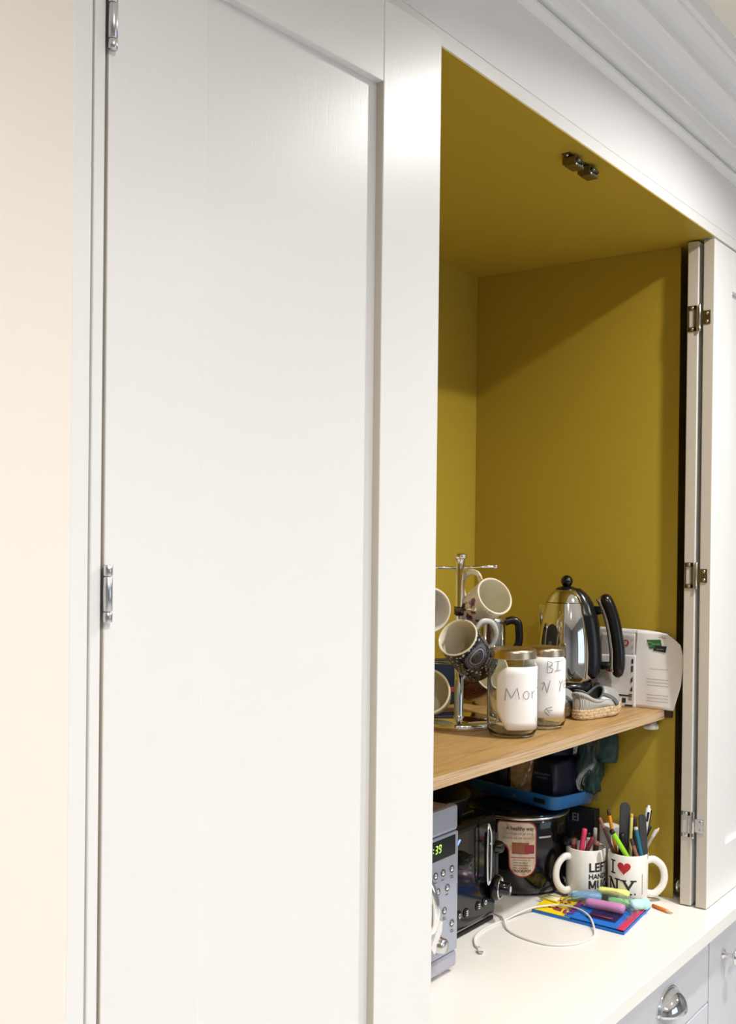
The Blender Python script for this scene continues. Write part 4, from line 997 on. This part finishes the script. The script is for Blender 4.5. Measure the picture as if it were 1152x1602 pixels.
T.append(text_mesh('CROCK-POT', 0.0066, lambda u, v, d: fn(u*0.94-0.0115, 0.0335+v, 0.0015), bold=0.0002, cut=0.003))
tag(bm_obj(T, 'label_print', 'sticker_ink', lb), kind='stuff')
def patch(u0, u1, z0, z1, m, name, lift):
    g = MB(); g.grid(lambda u, v: fn(u0+(u1-u0)*u, z0+(z1-z0)*v, lift), 10, 3); return g.build(name, m, lb)
patch(-0.012, 0.020, 0.068, 0.090, 'sticker_photo', 'label_picture', 0.0014)
patch(0.012, 0.030, 0.069, 0.086, 'sticker_red', 'label_picture', 0.0016)
patch(-0.014, 0.031, 0.0605, 0.0622, 'sticker_red', 'label_rule', 0.0014)
g = MB(); g.grid(lambda u, v: fn(0.040+0.026*u, 0.0975+0.0035*v, 0.0008), 10, 2); g.build('silver_strip', 'satin', SK)  # short thin silver strip on the casing, right of the label

# blue silicone tray on the slow cooker
ex = Vector((0.97, -0.24, 0)).normalized(); 
bt = thing('tray', 'blue plastic tray with a slot handle, lying on the slow cooker', 'tray', (1.790, 0.250, 0.1665), math.atan2(ex.y, ex.x))
g = MB(); TWx, TLy, TH = 0.128, 0.240, 0.027
def rrect(cx, cy, w, h, r, n=6):
    out = []
    for (sx, sy, a0) in ((1, 1, 0), (-1, 1, PI/2), (-1, -1, PI), (1, -1, 1.5*PI)):
        for k in range(n+1): out.append((cx+sx*(w/2-r)+r*math.cos(a0+PI/2*k/n), cy+sy*(h/2-r)+r*math.sin(a0+PI/2*k/n)))
    return out
rings = [(0.0, 0.0005, 0), (0.010, 0.0, 0), (0.004, 0.004, 0), (0.0, 0.022, 0), (-0.002, TH, 0), (-0.001, TH+0.0015, 0), (0.004, TH+0.001, 0), (0.006, 0.020, 0), (0.010, 0.005, 0), (0.05, 0.004, 0)]
V = []
for ins, z, _ in rings[1:]:
    V.append([g.bm.verts.new((x, y, z)) for x, y in rrect(TWx/2, TLy/2, TWx-2*ins, TLy-2*ins, 0.022-min(ins, 0.015))])
for a, b in zip(V[:-1], V[1:]):
    for k in range(len(a)): g.bm.faces.new((a[k], a[(k+1) % len(a)], b[(k+1) % len(a)], b[k])).smooth = True
g.bm.faces.new(V[0][::-1]); g.bm.faces.new(V[-1])
g.build('tray_body', 'blue_tray', bt)
MB().box((-0.0012, 0.024, 0.0105), (0.003, 0.054, 0.0205), 0.0048, seg=4).build('slot', 'black_matt', bt)
# bags on the tray
def bag(name, label, cat, c, size, m, seed, rz=0.0, pinch=0.0, amp=0.10, parent=None, sub=4, group=None):
    bm = bmesh.new(); bmesh.ops.create_cube(bm, size=2.0)
    bmesh.ops.subdivide_edges(bm, edges=bm.edges[:], cuts=10, use_grid_fill=True)
    for v in bm.verts:
        p = v.co.copy(); q = p.normalized()*1.25
        p = p.lerp(Vector((max(-1, min(1, q.x)), max(-1, min(1, q.y)), max(-1, min(1, q.z)))), 0.55)
        nz = noise.noise(p*1.7+Vector((seed, seed*2, 0)))*amp+noise.noise(p*4.5+Vector((seed, 0, seed)))*amp*0.5
        if pinch: 
            k = 1-pinch*max(0, p.z)**2; p.x *= k; p.y *= k
        p = p*(1+nz)
        v.co = Vector((p.x*size[0], p.y*size[1], max(-1, p.z)*size[2]))
    for f in bm.faces: f.smooth = True
    me = bpy.data.meshes.new(name); bm.to_mesh(me); bm.free()
    o = link(name, me, m, parent, loc=c, rot=(0, 0, rz))
    if cat: tag(o, label, cat, group)
    return o
def bag_text(o, strokes, w, fn, name='print', m='grey_text'):
    return tag(bm_obj(stroke_bm(strokes, w, fn), name, m, o), kind='stuff')
b1 = bag('bread_bag', 'dark bag of sliced bread with small grey print, left on the blue tray', 'bread', (1.882, 0.412, 0.2560), (0.046, 0.031, 0.0820), 'black_bag', 3.1, rz=0.1, amp=0.05)
def face_fn(o, side, c, ux):      # print laid just clear of a bag's side
    return lambda u, v, d=0.0: (c[0]+ux[0]*u, c[1]+ux[1]*u, c[2]+v)
r = random.Random(9)
bag_text(b1, wig(-0.022, 0.018, 0.012, 0.0024, 0.002)+wig(-0.016, 0.012, 0.004, 0.0018, 0.002), 0.0008, face_fn(b1, 0, (-0.0495, 0.0, 0.01), (0, -1)))
ld = thing('bread_loaf', 'cut bread loaf in clear wrap between the dark bags on the tray', 'bread', (1.868, 0.345, 0.1740), 0.05)
g = MB()
sl = [(-0.5, 0.0), (-0.5, 0.62), (-0.56, 0.74), (-0.5, 0.92), (-0.25, 1.0), (0.25, 1.0), (0.5, 0.92), (0.56, 0.74), (0.5, 0.62), (0.5, 0.0)]
for k in range(4):
    o = MB().prism([(x*0.048, z*0.150) for x, z in sl], 0.0, 0.0095, m=Matrix.Translation((-0.038+k*0.0108, 0, 0.001)) @ Matrix.Rotation(PI/2, 4, 'Z') @ Matrix.Rotation(PI/2, 4, 'X') @ Matrix.Rotation(0.0, 4, 'Z')).build('slice', ['bread'], ld)
cr = MB().prism([(x*0.050, z*0.153) for x, z in sl], 0.0, 0.030, m=Matrix.Translation((0.0062, 0, 0.001)) @ Matrix.Rotation(PI/2, 4, 'Z') @ Matrix.Rotation(PI/2, 4, 'X')).build('crust_end', 'bread_crust', ld)
b2_ = bag('bread_bag', 'navy bread packet with small print in the middle of the tray, lower one', 'bread', (1.856, 0.281, 0.2170), (0.044, 0.030, 0.0430), 'navy_bag', 5.2, rz=-0.2, amp=0.07)
bag_text(b2_, wig(-0.018, 0.018, 0.010, 0.0020, 0.0018)+wig(-0.010, 0.012, 0.003, 0.0018, 0.002), 0.0008, face_fn(b2_, 0, (-0.0490, -0.003, 0.006), (0.1, -1)))
b3_ = bag('bread_bag', 'navy bread packet wedged under the shelf on top of the other one', 'bread', (1.858, 0.286, 0.3020), (0.042, 0.030, 0.0390), 'navy_bag', 8.4, rz=-0.15, amp=0.07)
bag_text(b3_, wig(-0.014, 0.016, 0.004, 0.0022, 0.0018), 0.0008, face_fn(b3_, 0, (-0.0470, -0.003, 0.006), (0.1, -1)))
fw = MB()
def film(u, v):
    a = -2.4+3.4*u; rx, ry = 0.046, 0.036
    w = 0.004*math.sin(11*u+5*v)+0.003*math.sin(19*u-9*v)+0.002*math.sin(31*v+3*u)
    return ((rx+w)*math.cos(a+PI*0.9), (ry+w)*math.sin(a+PI*0.9), 0.004+0.150*v)
fw.grid(film, 40, 24); fw.build('clear_wrap', 'clear_plastic', ld)
kn = thing('plastic_bag', 'crumpled clear bag end with dark knot hanging over the right of the blue tray', 'bag', (1.900, 0.232, 0.1870))
bag('film', None, None, (0.0, 0.0, 0.0515), (0.022, 0.022, 0.048), 'green_bag', 2.2, amp=0.30, parent=kn)
g = MB(); g.grid(lambda u, v: (-0.026+0.008*math.sin(9*u)+0.006*math.sin(7*v+u*4), -0.034+0.068*u+0.010*math.sin(6*v), -0.012+0.128*v+0.004*math.sin(12*u)), 22, 22); q = g.build('clear_film', 'clear_plastic', kn)
gc = bag('cloth_bag', 'dark teal bag end sticking up against the yellow wall below the shelf', 'bag', (1.9125, 0.2000, 0.2820), (0.022, 0.021, 0.030), 'green_bag', 6.6, rz=0.3, amp=0.10)
# dark carton behind, EI on its side
ct = thing('carton', 'dark carton lettered EI between slow cooker and yellow wall', 'box', (1.9285, 0.2540, 0.0))
MB().box((-0.0110, -0.028, 0), (0.0110, 0.028, 0.150), 0.001).build('box', 'carton_dark', ct)
bm_obj(text_mesh('EI', 0.022, lambda u, v, d: (-0.0116, 0.022-u, 0.124+v), bold=0.0004, cut=None), 'lettering', 'grey_text', ct)

# ================================================================ MUGS OF PENS
def straight_mug(label, c, r, h, hand_dir):
    m = frame((c[0], c[1], 0.0), (0, 0, 1), hand_dir)
    t = thing('pen_mug', label, 'mug', mtx=m, group='mugs of pens on the worktop')
    MB().lathe([(0, 0.003), (r*0.78, 0.003), (r*0.82, 0.0), (r*0.93, 0.0), (r, 0.005), (r, h-0.0015), (r-0.0012, h), (r-0.0030, h-0.0005), (r-0.0037, h-0.003), (r-0.0037, 0.010), (r*0.8, 0.0065), (0, 0.006)], 56).build('body', 'ceramic', t)
    pts = spline([(r-0.002, 0, h*0.825), (r+0.012, 0, h*0.84), (r+0.026, 0, h*0.72), (r+0.0315, 0, h*0.52), (r+0.027, 0, h*0.32), (r+0.013, 0, h*0.175), (r-0.002, 0, h*0.175)], 7)
    MB().tube(pts, 0.0052, 14, flat=1.35).build('handle', 'ceramic', t)
    return t
NY, LHM = (1.873, 0.137), (1.856, 0.216)
ny = straight_mug('white mug with I love NY print and full of pens', NY, 0.0375, 0.096, (Rv.x, Rv.y-0.06, 0))
hd = math.atan2(Rv.y-0.06, Rv.x)
camA = toward_cam(NY)
f1 = cylfn(0.0376, camA-hd, 0.0)
def poly_bm(polys, fn, d=0.0004, cut=0.003):
    bm = bmesh.new()
    for p in polys:
        vs = [bm.verts.new((x, y, 0)) for x, y in p]; bm.faces.new(vs)
    bmesh.ops.triangulate(bm, faces=bm.faces[:])
    x0 = min(v.co.x for v in bm.verts); x1 = max(v.co.x for v in bm.verts); x = x0+cut
    while x < x1:
        bmesh.ops.bisect_plane(bm, geom=bm.verts[:]+bm.edges[:]+bm.faces[:], plane_co=(x, 0, 0), plane_no=(1, 0, 0)); x += cut
    for v in bm.verts: v.co = Vector(fn(v.co.x, v.co.y, d))
    return bm
def rectp(x0, y0, x1, y1): return [(x0, y0), (x1, y0), (x1, y1), (x0, y1)]
def bar(x0, y0, x1, y1, w): 
    dx, dy = x1-x0, y1-y0; L = math.hypot(dx, dy); nx, ny_ = -dy/L*w/2, dx/L*w/2
    return [(x0-nx, y0-ny_), (x1-nx, y1-ny_), (x1+nx, y1+ny_), (x0+nx, y0+ny_)]
# slab-serif capitals in a unit box (width w, height 1)
def cap_I(x, z, h): return [rectp(x-0.075*h, z, x+0.075*h, z+h), rectp(x-0.23*h, z, x+0.23*h, z+0.11*h), rectp(x-0.23*h, z+0.89*h, x+0.23*h, z+h)]
def cap_N(x, z, h): return [rectp(x-0.36*h, z, x-0.22*h, z+h), rectp(x+0.22*h, z, x+0.36*h, z+h), [(x-0.40*h, z+h), (x-0.18*h, z+h), (x+0.36*h, z), (x+0.20*h, z)],
                           rectp(x-0.50*h, z, x-0.08*h, z+0.10*h), rectp(x-0.52*h, z+0.90*h, x-0.18*h, z+h), rectp(x+0.08*h, z+0.90*h, x+0.50*h, z+h)]
def cap_Y(x, z, h): return [rectp(x-0.075*h, z, x+0.075*h, z+0.48*h), bar(x, z+0.42*h, x-0.33*h, z+0.95*h, 0.17*h), bar(x, z+0.42*h, x+0.33*h, z+0.95*h, 0.15*h), rectp(x-0.25*h, z, x+0.25*h, z+0.10*h),
                           rectp(x-0.56*h, z+0.90*h, x-0.13*h, z+h), rectp(x+0.13*h, z+0.90*h, x+0.56*h, z+h)]
def pr(ch, polys, m): return bm_obj(poly_bm(polys, f1), ch, m, ny)
pr('letter_i', cap_I(-0.0305, 0.0595, 0.0260), 'ink')
ht = []
for k in range(40):
    a = 2*PI*k/40; ht.append((0.00078*16*math.sin(a)**3, 0.00080*(13*math.cos(a)-5*math.cos(2*a)-2*math.cos(3*a)-math.cos(4*a))))
pr('heart', [[(x-0.0075, y+0.0735) for x, y in ht]], 'heart_red')
pr('letter_n', cap_N(-0.0285, 0.0245, 0.0275), 'ink'); pr('letter_y', cap_Y(0.0010, 0.0235, 0.0275), 'ink')
pr('full_stop', [[(0.0135+0.0017*math.cos(k/6*PI), 0.0255+0.0017*math.sin(k/6*PI)) for k in range(12)]], 'ink')
r = random.Random(2)
tag(bm_obj(stroke_bm([[(b, a) for a, b in q] for q in [[(0.024+p[0], 0.0290+p[1]) for p in w] for w in wig(0.0, 0.038, 0.0, 0.0010, 0.0014)]], 0.0009, f1), 'small_print', 'ink', ny), kind='stuff')
lh = straight_mug('white mug with black LEFT HANDED MUG print, behind the other pen mug', LHM, 0.0380, 0.096, (-Rv.x-0.45, -Rv.y-0.25, 0))
hd2 = math.atan2(-Rv.y-0.25, -Rv.x-0.45)
f2 = cylfn(0.0381, toward_cam(LHM)-hd2, 0.0)
def wrap(txt, size, u, z, bold): return text_mesh(txt, size, lambda a, b, d: f2(u+a, z+b, 0.0004), bold=bold, cut=0.003)
bm_obj(wrap('LEFT', 0.0235, 0.0055, 0.0565, 0.0006), 'lettering', 'ink', lh)
bm_obj(wrap('HANDED', 0.0130, 0.0055, 0.0430, 0.0004), 'lettering', 'ink', lh)
def strip_m(x, z, w, h, t): return [rectp(x, z, x+t, z+h), rectp(x+w-t, z, x+w, z+h), [(x, z+h), (x+t*1.1, z+h), (x+w/2+t*0.5, z+h*0.12), (x+w/2-t*0.5, z+h*0.12)], [(x+w-t*1.1, z+h), (x+w, z+h), (x+w/2+t*0.5, z+h*0.12), (x+w/2-t*0.5, z+h*0.12)]]
def strip_u(x, z, w, h, t):
    q = [rectp(x, z+w*0.42, x+t, z+h), rectp(x+w-t, z+w*0.42, x+w, z+h)]; R1 = w/2; c = x+w/2; cz = z+w*0.45
    for k in range(8):
        a, b = PI+PI*k/8, PI+PI*(k+1)/8
        q.append([(c+(R1-t)*math.cos(a), cz+(R1-t)*math.sin(a)*0.9), (c+R1*math.cos(a), cz+R1*math.sin(a)*0.9), (c+R1*math.cos(b), cz+R1*math.sin(b)*0.9), (c+(R1-t)*math.cos(b), cz+(R1-t)*math.sin(b)*0.9)])
    return q
bm_obj(poly_bm(strip_m(0.0058, 0.0235, 0.0150, 0.0165, 0.0033), f2), 'letter_m', 'ink', lh)
bm_obj(poly_bm(strip_u(0.0226, 0.0235, 0.0120, 0.0165, 0.0033), f2), 'letter_u', 'ink', lh)
bm_obj(wrap('G', 0.0232, 0.0360, 0.0235, 0.0006), 'letter_g', 'ink', lh)
# pens: (tip right, tip up) and (rim right, rim up) are offsets in metres across the mug as seen from the front
def pen(label, cat, mug_c, rim_r, tip, cross, rad, body, end=None, endlen=0.012, kind='round', near=0.0, rin=0.0300):
    o = Vector((mug_c[0], mug_c[1], 0.0)); Rh = Vector((Rv.x, Rv.y, 0)).normalized(); Fh = Vector((Fv.x, Fv.y, 0)).normalized()
    P = o+Rh*tip[0]+Vector((0, 0, tip[1]))-Fh*(tip[2] if len(tip) > 2 else near)
    Q = o+Rh*cross[0]+Vector((0, 0, cross[1]))-Fh*near
    d = (Q-P).normalized(); S = Q.copy()
    while S.z > 0.012:                                              # go down inside the mug until the floor or the wall
        N_ = S+d*0.002; h = Vector((N_.x-o.x, N_.y-o.y, 0)).length
        if h > rin-rad and N_.z < 0.085: break
        S = N_
    m = frame(S, P-S, Rh); L = (P-S).length
    t = thing('pen' if cat == 'pen' else cat.replace(' ', '_'), label, cat, mtx=m, group='pens and tools standing in the mugs')
    if kind == 'file':
        pts = [(x, y) for x, y in [(-rad, 0.0), (rad, 0.0)]]+[(rad*math.cos(k/10*PI), L-rad+rad*math.sin(k/10*PI)) for k in range(11)]
        MB().prism(pts, -0.0017, 0.0017, m=Matrix.Rotation(PI/2, 4, 'X')).build('blade', body, t)
        MB().prism([(x*0.88, min(y, L-0.002)*1.0+(0.002 if y < 0.01 else 0)) for x, y in pts], -0.0023, 0.0023, m=Matrix.Rotation(PI/2, 4, 'X')).build('abrasive_face', end or body, t)
        return t
    e = endlen
    if kind == 'pencil':
        MB().lathe([(0, 0), (rad, 0), (rad, L-e)], 6).lathe([(rad, L-e), (0, L-e)], 6).build('barrel', body, t)
        MB().lathe([(rad*0.98, L-e), (rad*0.28, L-0.0025), (0.0, L-0.002)], 12).build('sharpened_wood', 'pencil_wood', t)
        MB().lathe([(rad*0.32, L-0.0028), (0, L)], 10).build('lead', end or 'pen_lead', t)
    elif kind == 'four':
        MB().lathe([(0, 0), (rad, 0), (rad*1.05, L-0.020), (rad*0.95, L-0.006), (rad*0.5, L-0.004), (rad*0.5, L-0.0005), (0, L)], 18).build('barrel', body, t)
        MB().box((-0.0020, -rad-0.0014, L-0.030), (0.0020, -rad+0.001, L-0.012), 0.0006).build('slider', 'pen_black', t)
        MB().box((rad-0.0012, -0.0018, L-0.040), (rad+0.0022, 0.0018, L-0.009), 0.0006).build('clip', 'pen_black', t)
    else:
        MB().lathe([(0, 0), (rad*0.9, 0), (rad, 0.003), (rad, L-e)], 16).lathe([(rad, L-e), (0, L-e)], 16).build('barrel', body, t)
        MB().lathe([(rad*1.02, L-e-0.0005), (rad*1.02, L-0.0015), (rad*0.7, L), (0, L)], 16).lathe([(0, L-e-0.0005), (rad*1.02, L-e-0.0005)], 16).build('end_cap', end or body, t)
    return t
A = NY
pen('orange felt-tip pen with dark end, at the back of the I love NY mug', 'pen', A, 0, (-0.0370, 0.1720), (-0.024, 0.108), 0.0034, 'pen_orange', 'pen_brown', 0.010, near=-0.008)
pen('lime green highlighter leaning left in the I love NY mug', 'pen', A, 0, (-0.0385, 0.1420), (-0.010, 0.096), 0.0048, 'pen_lime', 'pen_black', 0.007, near=0.024)
pen('dark brown pen leaning far left over the gap between the pen mugs', 'pen', A, 0, (-0.0560, 0.1600), (-0.031, 0.100), 0.0030, 'pen_brown', 'pen_rose', 0.020, near=0.004)
pen('large dark nail file with round end, tallest thing in the I love NY mug', 'nail file', A, 0, (-0.0060, 0.1880), (-0.0085, 0.100), 0.0095, 'nail_file', 'charcoal', kind='file', near=-0.002)
pen('yellow pencil right of the large nail file', 'pencil', A, 0, (0.0050, 0.1680), (0.0030, 0.100), 0.0031, 'pen_yellow', 'pen_gold', 0.006, near=0.004)
pen('teal felt-tip pen leaning left at the front of the I love NY mug', 'pen', A, 0, (0.0075, 0.1480), (0.0185, 0.096), 0.0040, 'pen_teal', 'pen_silver', 0.004, near=0.024)
pen('small dark nail file with rounded end, at the front right', 'nail file', A, 0, (0.0210, 0.1700), (0.0255, 0.100), 0.0070, 'nail_file', 'charcoal', kind='file', near=0.017)
pen('white four-colour ballpoint with black clip', 'pen', A, 0, (0.0400, 0.1820), (0.0280, 0.105), 0.0050, 'pen_white', kind='four', near=-0.006)
pen('tan pencil leaning right out of the I love NY mug, point up', 'pencil', A, 0, (0.0610, 0.1420), (0.0300, 0.098), 0.0034, 'pencil_tan', 'pen_lead', 0.010, kind='pencil', near=-0.004)
pen('grey pencil with metal end beside the tan one', 'pencil', A, 0, (0.0510, 0.1390), (0.0285, 0.098), 0.0034, 'pencil_grey', 'pen_silver', 0.014, near=0.008)
pen('rose brown pen low at the front of the I love NY mug', 'pen', A, 0, (-0.0010, 0.1260), (0.0090, 0.096), 0.0036, 'pen_rose', 'pen_brown', 0.012, near=0.026)
pen('black pen behind the grey pencil', 'pen', A, 0, (0.0435, 0.1420), (0.0250, 0.098), 0.0040, 'pen_black', near=-0.010)
pen('short black marker in the middle of the I love NY mug', 'pen', A, 0, (-0.0160, 0.1330), (-0.0080, 0.100), 0.0058, 'pen_black', near=0.012)
pen('dark maroon tipped pen between the two nail files', 'pen', A, 0, (0.0150, 0.1580), (0.0150, 0.100), 0.0045, 'pen_brown', near=-0.012)
A = LHM
pen('bright pink felt-tip pen in the left-handed mug', 'pen', A, 0, (-0.0070, 0.1350), (-0.0130, 0.094), 0.0050, 'pen_hotpink', near=0.022)
pen('maroon pen leaning right in the left-handed mug', 'pen', A, 0, (0.0090, 0.1190), (-0.0030, 0.094), 0.0046, 'pen_maroon', near=0.024)
pen('white and black pen behind the maroon one', 'pen', A, 0, (0.0030, 0.1240), (0.0010, 0.095), 0.0038, 'pen_white', 'pen_black', 0.008, near=0.010)
pen('dull rose pen at the left of the left-handed mug', 'pen', A, 0, (-0.0250, 0.1120), (-0.0240, 0.095), 0.0058, 'pen_maroon', 'pen_rose', 0.010, near=0.006)
pen('silver ballpoint at the right of the left-handed mug', 'pen', A, 0, (0.0190, 0.1290), (0.0180, 0.095), 0.0038, 'pen_silver', near=-0.006)
pen('short brown crayon at the right rim of the left-handed mug', 'pen', A, 0, (0.0190, 0.1080), (0.0170, 0.095), 0.0052, 'pen_brown', 'pen_rose', 0.006, near=0.012)
tb = thing('white_carton', 'small white carton standing behind the left-handed mug', 'box', (1.9130, 0.1890, 0.0), -0.45)
MB().box((-0.0150, -0.0165, 0), (0.0150, 0.0165, 0.128), 0.001).build('box', 'paper_white', tb)
MB().box((-0.0154, -0.0169, 0.118), (0.0154, 0.0169, 0.1288), 0.001).build('lid', 'paper_white', tb)

# ================================================================ COLOURING SET AND CABLE
# flat colouring wallet lying on the worktop, its front edge running from (1.707, 0.253) to (1.699, 0.070)
cw = thing('colouring_set', 'flat colouring wallet, yellow and blue with purple lettering, in front of the pen mugs', 'wallet', (1.7070, 0.2530, 0.0))
e1 = (Vector((1.699, 0.070, 0))-Vector((1.7070, 0.2530, 0))); WL = e1.length; e1.normalize()
e2 = Vector((0.975, 0.10, 0)).normalized()
def cwid(s):                   # depth of the wallet along its length
    return lerp(0.082, 0.160, min(1, s/0.85))
def cf(u, v, d=0.0): 
    p = e1*u+e2*v; return Vector((p.x, p.y, d))
def cw_strip(name, s0, s1, v0, v1, z, m, parent=cw, n=8):
    g = MB()
    def top(a, b):
        s = lerp(s0, s1, a); w = cwid(s/WL); return cf(s, lerp(v0*w, v1*w, b), z)
    g.grid(top, n, 6, smooth=False); o = g.build(name, m, parent); solid(o, 0.0012, -1); return o
bs = cw_strip('backing', 0.0, WL, 0.0, 1.0, 0.0050, 'card_blue'); bs.modifiers['thickness'].thickness = 0.0045
yl = cw_strip('yellow_panel', 0.001, WL*0.42, 0.01, 0.99, 0.0068, 'card_yellow')
cw_strip('blue_panel', WL*0.36, WL*0.93, 0.01, 0.62, 0.0082, 'card_blue')
cw_strip('navy_window', WL*0.56, WL*0.86, 0.16, 0.46, 0.0092, 'card_navy')
cw_strip('pink_band', WL*0.925, WL*1.0, 0.0, 1.0, 0.0090, 'card_pink')
MB().tube([cf(WL*0.60, 0.030, 0.0108), cf(WL*0.82, 0.034, 0.0108)], 0.0016, 8).build('red_pencil', 'card_maroon', cw)
def up_text(txt, size, s0, v0, m, name, bold=0.001):
    o = text_mesh(txt, size, lambda a, b, d: cf(s0-b, v0+a, 0.0098), bold=bold, cut=None)
    return bm_obj(o, name, m, yl)
up_text('Colour', 0.027, WL*0.42, 0.010, 'card_purple', 'lettering', 0.0014)
# little printed blooms and pot on the yellow end
for (u, v, R2) in ((0.040, 0.072, 0.009), (0.030, 0.034, 0.008)):
    g = MB()
    for k in range(6):
        a = 2*PI*k/6; g.prism([(u+R2*math.cos(a)+0.0035*math.cos(q/5*PI), v+R2*math.sin(a)+0.0035*math.sin(q/5*PI)) for q in range(10)], 0.0, 0.0005)
    for w in g.bm.verts: z = w.co.z; w.co = cf(w.co.x, w.co.y, 0.0070+z)
    tag(g.build('printed_flower', 'card_maroon', yl), kind='stuff')
g = MB(); g.prism([(0.036, 0.020), (0.052, 0.018), (0.050, 0.034), (0.038, 0.036)], 0, 0.0005)
for w in g.bm.verts: z = w.co.z; w.co = cf(w.co.x, w.co.y, 0.0070+z)
g.build('printed_pot', 'card_maroon', yl)
# pencil points poking out at the left end
for k, (v, m) in enumerate(((0.056, 'pen_yellow'), (0.066, 'pen_white'), (0.074, 'pen_gold'))):
    p0, p1 = cf(0.030, v, 0.0110)+Vector((1.707, 0.253, 0)), cf(-0.014+0.003*k, v+0.006, 0.0075)+Vector((1.707, 0.253, 0)); L = (p1-p0).length
    t = thing('pencil', ['yellow pencil end poking out of the left of the colouring wallet, front one', 'white pencil end poking out of the left of the colouring wallet', 'golden pencil end poking out of the left of the colouring wallet, rear one'][k], 'pencil', mtx=frame(p0, p1-p0, (0, 0, 1)), group='pencils by the colouring wallet')
    MB().lathe([(0, 0), (0.0030, 0), (0.0030, L-0.010), (0, L-0.010)], 6).build('barrel', m, t); MB().lathe([(0.0029, L-0.010), (0.0010, L-0.002), (0, L)], 10).build('point', 'pencil_wood', t)
# highlighters lying on the wallet
def chunky(label, a, b, r_, m, capm=None):
    a, b = Vector(a), Vector(b); L = (b-a).length
    t = thing('highlighter', label, 'highlighter', mtx=frame(a, b-a, (0, 0, 1)), group='pastel highlighters in the clear pouch')
    g = MB(); pf = [(0, 0), (r_*0.75, 0.0008), (r_*0.95, 0.004), (r_, 0.010), (r_, L*0.62)]
    g.lathe(pf, 20, squash=1.15); g.build('barrel', m, t)
    MB().lathe([(r_*1.05, L*0.61), (r_*1.05, L-0.006), (r_*0.8, L-0.0015), (0, L)], 20, squash=1.15).build('cap', capm or m, t)
    return t
chunky('pale blue highlighter in the clear pouch, nearest the mug handle', (1.7900, 0.2150, 0.0180), (1.8120, 0.1620, 0.0185), 0.0082, 'pen_blue')
chunky('pale yellow highlighter lying uppermost across the pouch', (1.8180, 0.1720, 0.0285), (1.8280, 0.1140, 0.0290), 0.0072, 'pen_yellow')
chunky('pink highlighter at the front of the clear pouch', (1.7700, 0.1750, 0.0180), (1.7760, 0.1010, 0.0180), 0.0085, 'pen_pink')
chunky('green highlighter between the pink and mint ones', (1.8000, 0.1450, 0.0180), (1.8120, 0.0980, 0.0180), 0.0078, 'pen_green')
chunky('mint highlighter at the right end of the pouch', (1.8000, 0.1020, 0.0185), (1.8350, 0.0800, 0.0185), 0.0098, 'pen_mint')
pch = MB()
def pouch(u, v):
    s = lerp(WL*0.22, WL*0.985, u); w = cwid(s/WL)
    e = math.sin(PI*u)**0.5*math.sin(PI*min(1, max(0, v)))**0.6
    return Vector((1.7070, 0.2530, 0))+cf(s, lerp(0.30, 0.945, v)*w, 0.0100+0.0290*e+0.0012*math.sin(17*u+5*v)+0.0010*math.sin(23*v-7*u))
pch.grid(pouch, 40, 24); o = pch.build('clear_pouch', 'clear_plastic'); tag(o, 'clear plastic pouch over the pastel highlighters', 'pouch')
# orange pencil stub
p0, p1 = Vector((1.8700, 0.0860, 0.0036)), Vector((1.8520, 0.0400, 0.0036)); L = (p1-p0).length
t = thing('pencil', 'orange pencil with sharpened point at the right of the colouring wallet', 'pencil', mtx=frame(p0, p1-p0, (0, 0, 1)), group='pencils by the colouring wallet')
MB().lathe([(0, 0), (0.0036, 0), (0.0036, L-0.014), (0, L-0.014)], 6).build('barrel', 'pencil_orange', t)
MB().lathe([(0.0035, L-0.014), (0.0011, L-0.003), (0, L-0.002)], 12).build('sharpened_wood', 'pencil_wood', t)
MB().lathe([(0.0011, L-0.0032), (0, L)], 8).build('lead', 'pen_lead', t)
# white charging cable
cb_ = thing('charging_cable', 'white charging cable looped on the worktop before the toaster', 'cable', (0, 0, 0))
cz = 0.0021
path = [(1.4860, 0.2335, 0.0035), (1.4950, 0.2480, cz), (1.5314, 0.2690, cz), (1.5839, 0.2750, cz), (1.6321, 0.2690, cz), (1.6900, 0.2560, 0.008), (1.7200, 0.2380, 0.0105), (1.7400, 0.2150, 0.0112), (1.7440, 0.1820, 0.0120), (1.7240, 0.1500, 0.0120), (1.6980, 0.1280, 0.0085),
        (1.6700, 0.1120, cz), (1.6459, 0.1074, cz), (1.6043, 0.1184, cz), (1.5751, 0.1509, cz), (1.5744, 0.1984, cz), (1.5919, 0.2387, cz), (1.6243, 0.2660, 0.006), (1.6480, 0.2900, cz), (1.6560, 0.3400, cz), (1.640, 0.46, cz)]
MB().tube(spline(path, 8), 0.0019, 8).build('cord', 'cable', cb_)
pm_ = frame((1.4870, 0.2350, 0.0038), Vector((1.4700, 0.2220, 0.0036))-Vector((1.4870, 0.2350, 0.0038)), (0, 0, 1))
MB().lathe([(0, 0), (0.0022, 0), (0.0026, 0.005), (0.0026, 0.006), (0, 0.006)], 14, m=pm_).box((-0.0030, -0.0050, 0.006), (0.0030, 0.0050, 0.0170), 0.0012, m=pm_).build('plug', 'cable', cb_)
MB().box((-0.0013, -0.0040, 0.017), (0.0013, 0.0040, 0.0225), 0.0008, m=pm_).build('connector', 'satin', cb_)
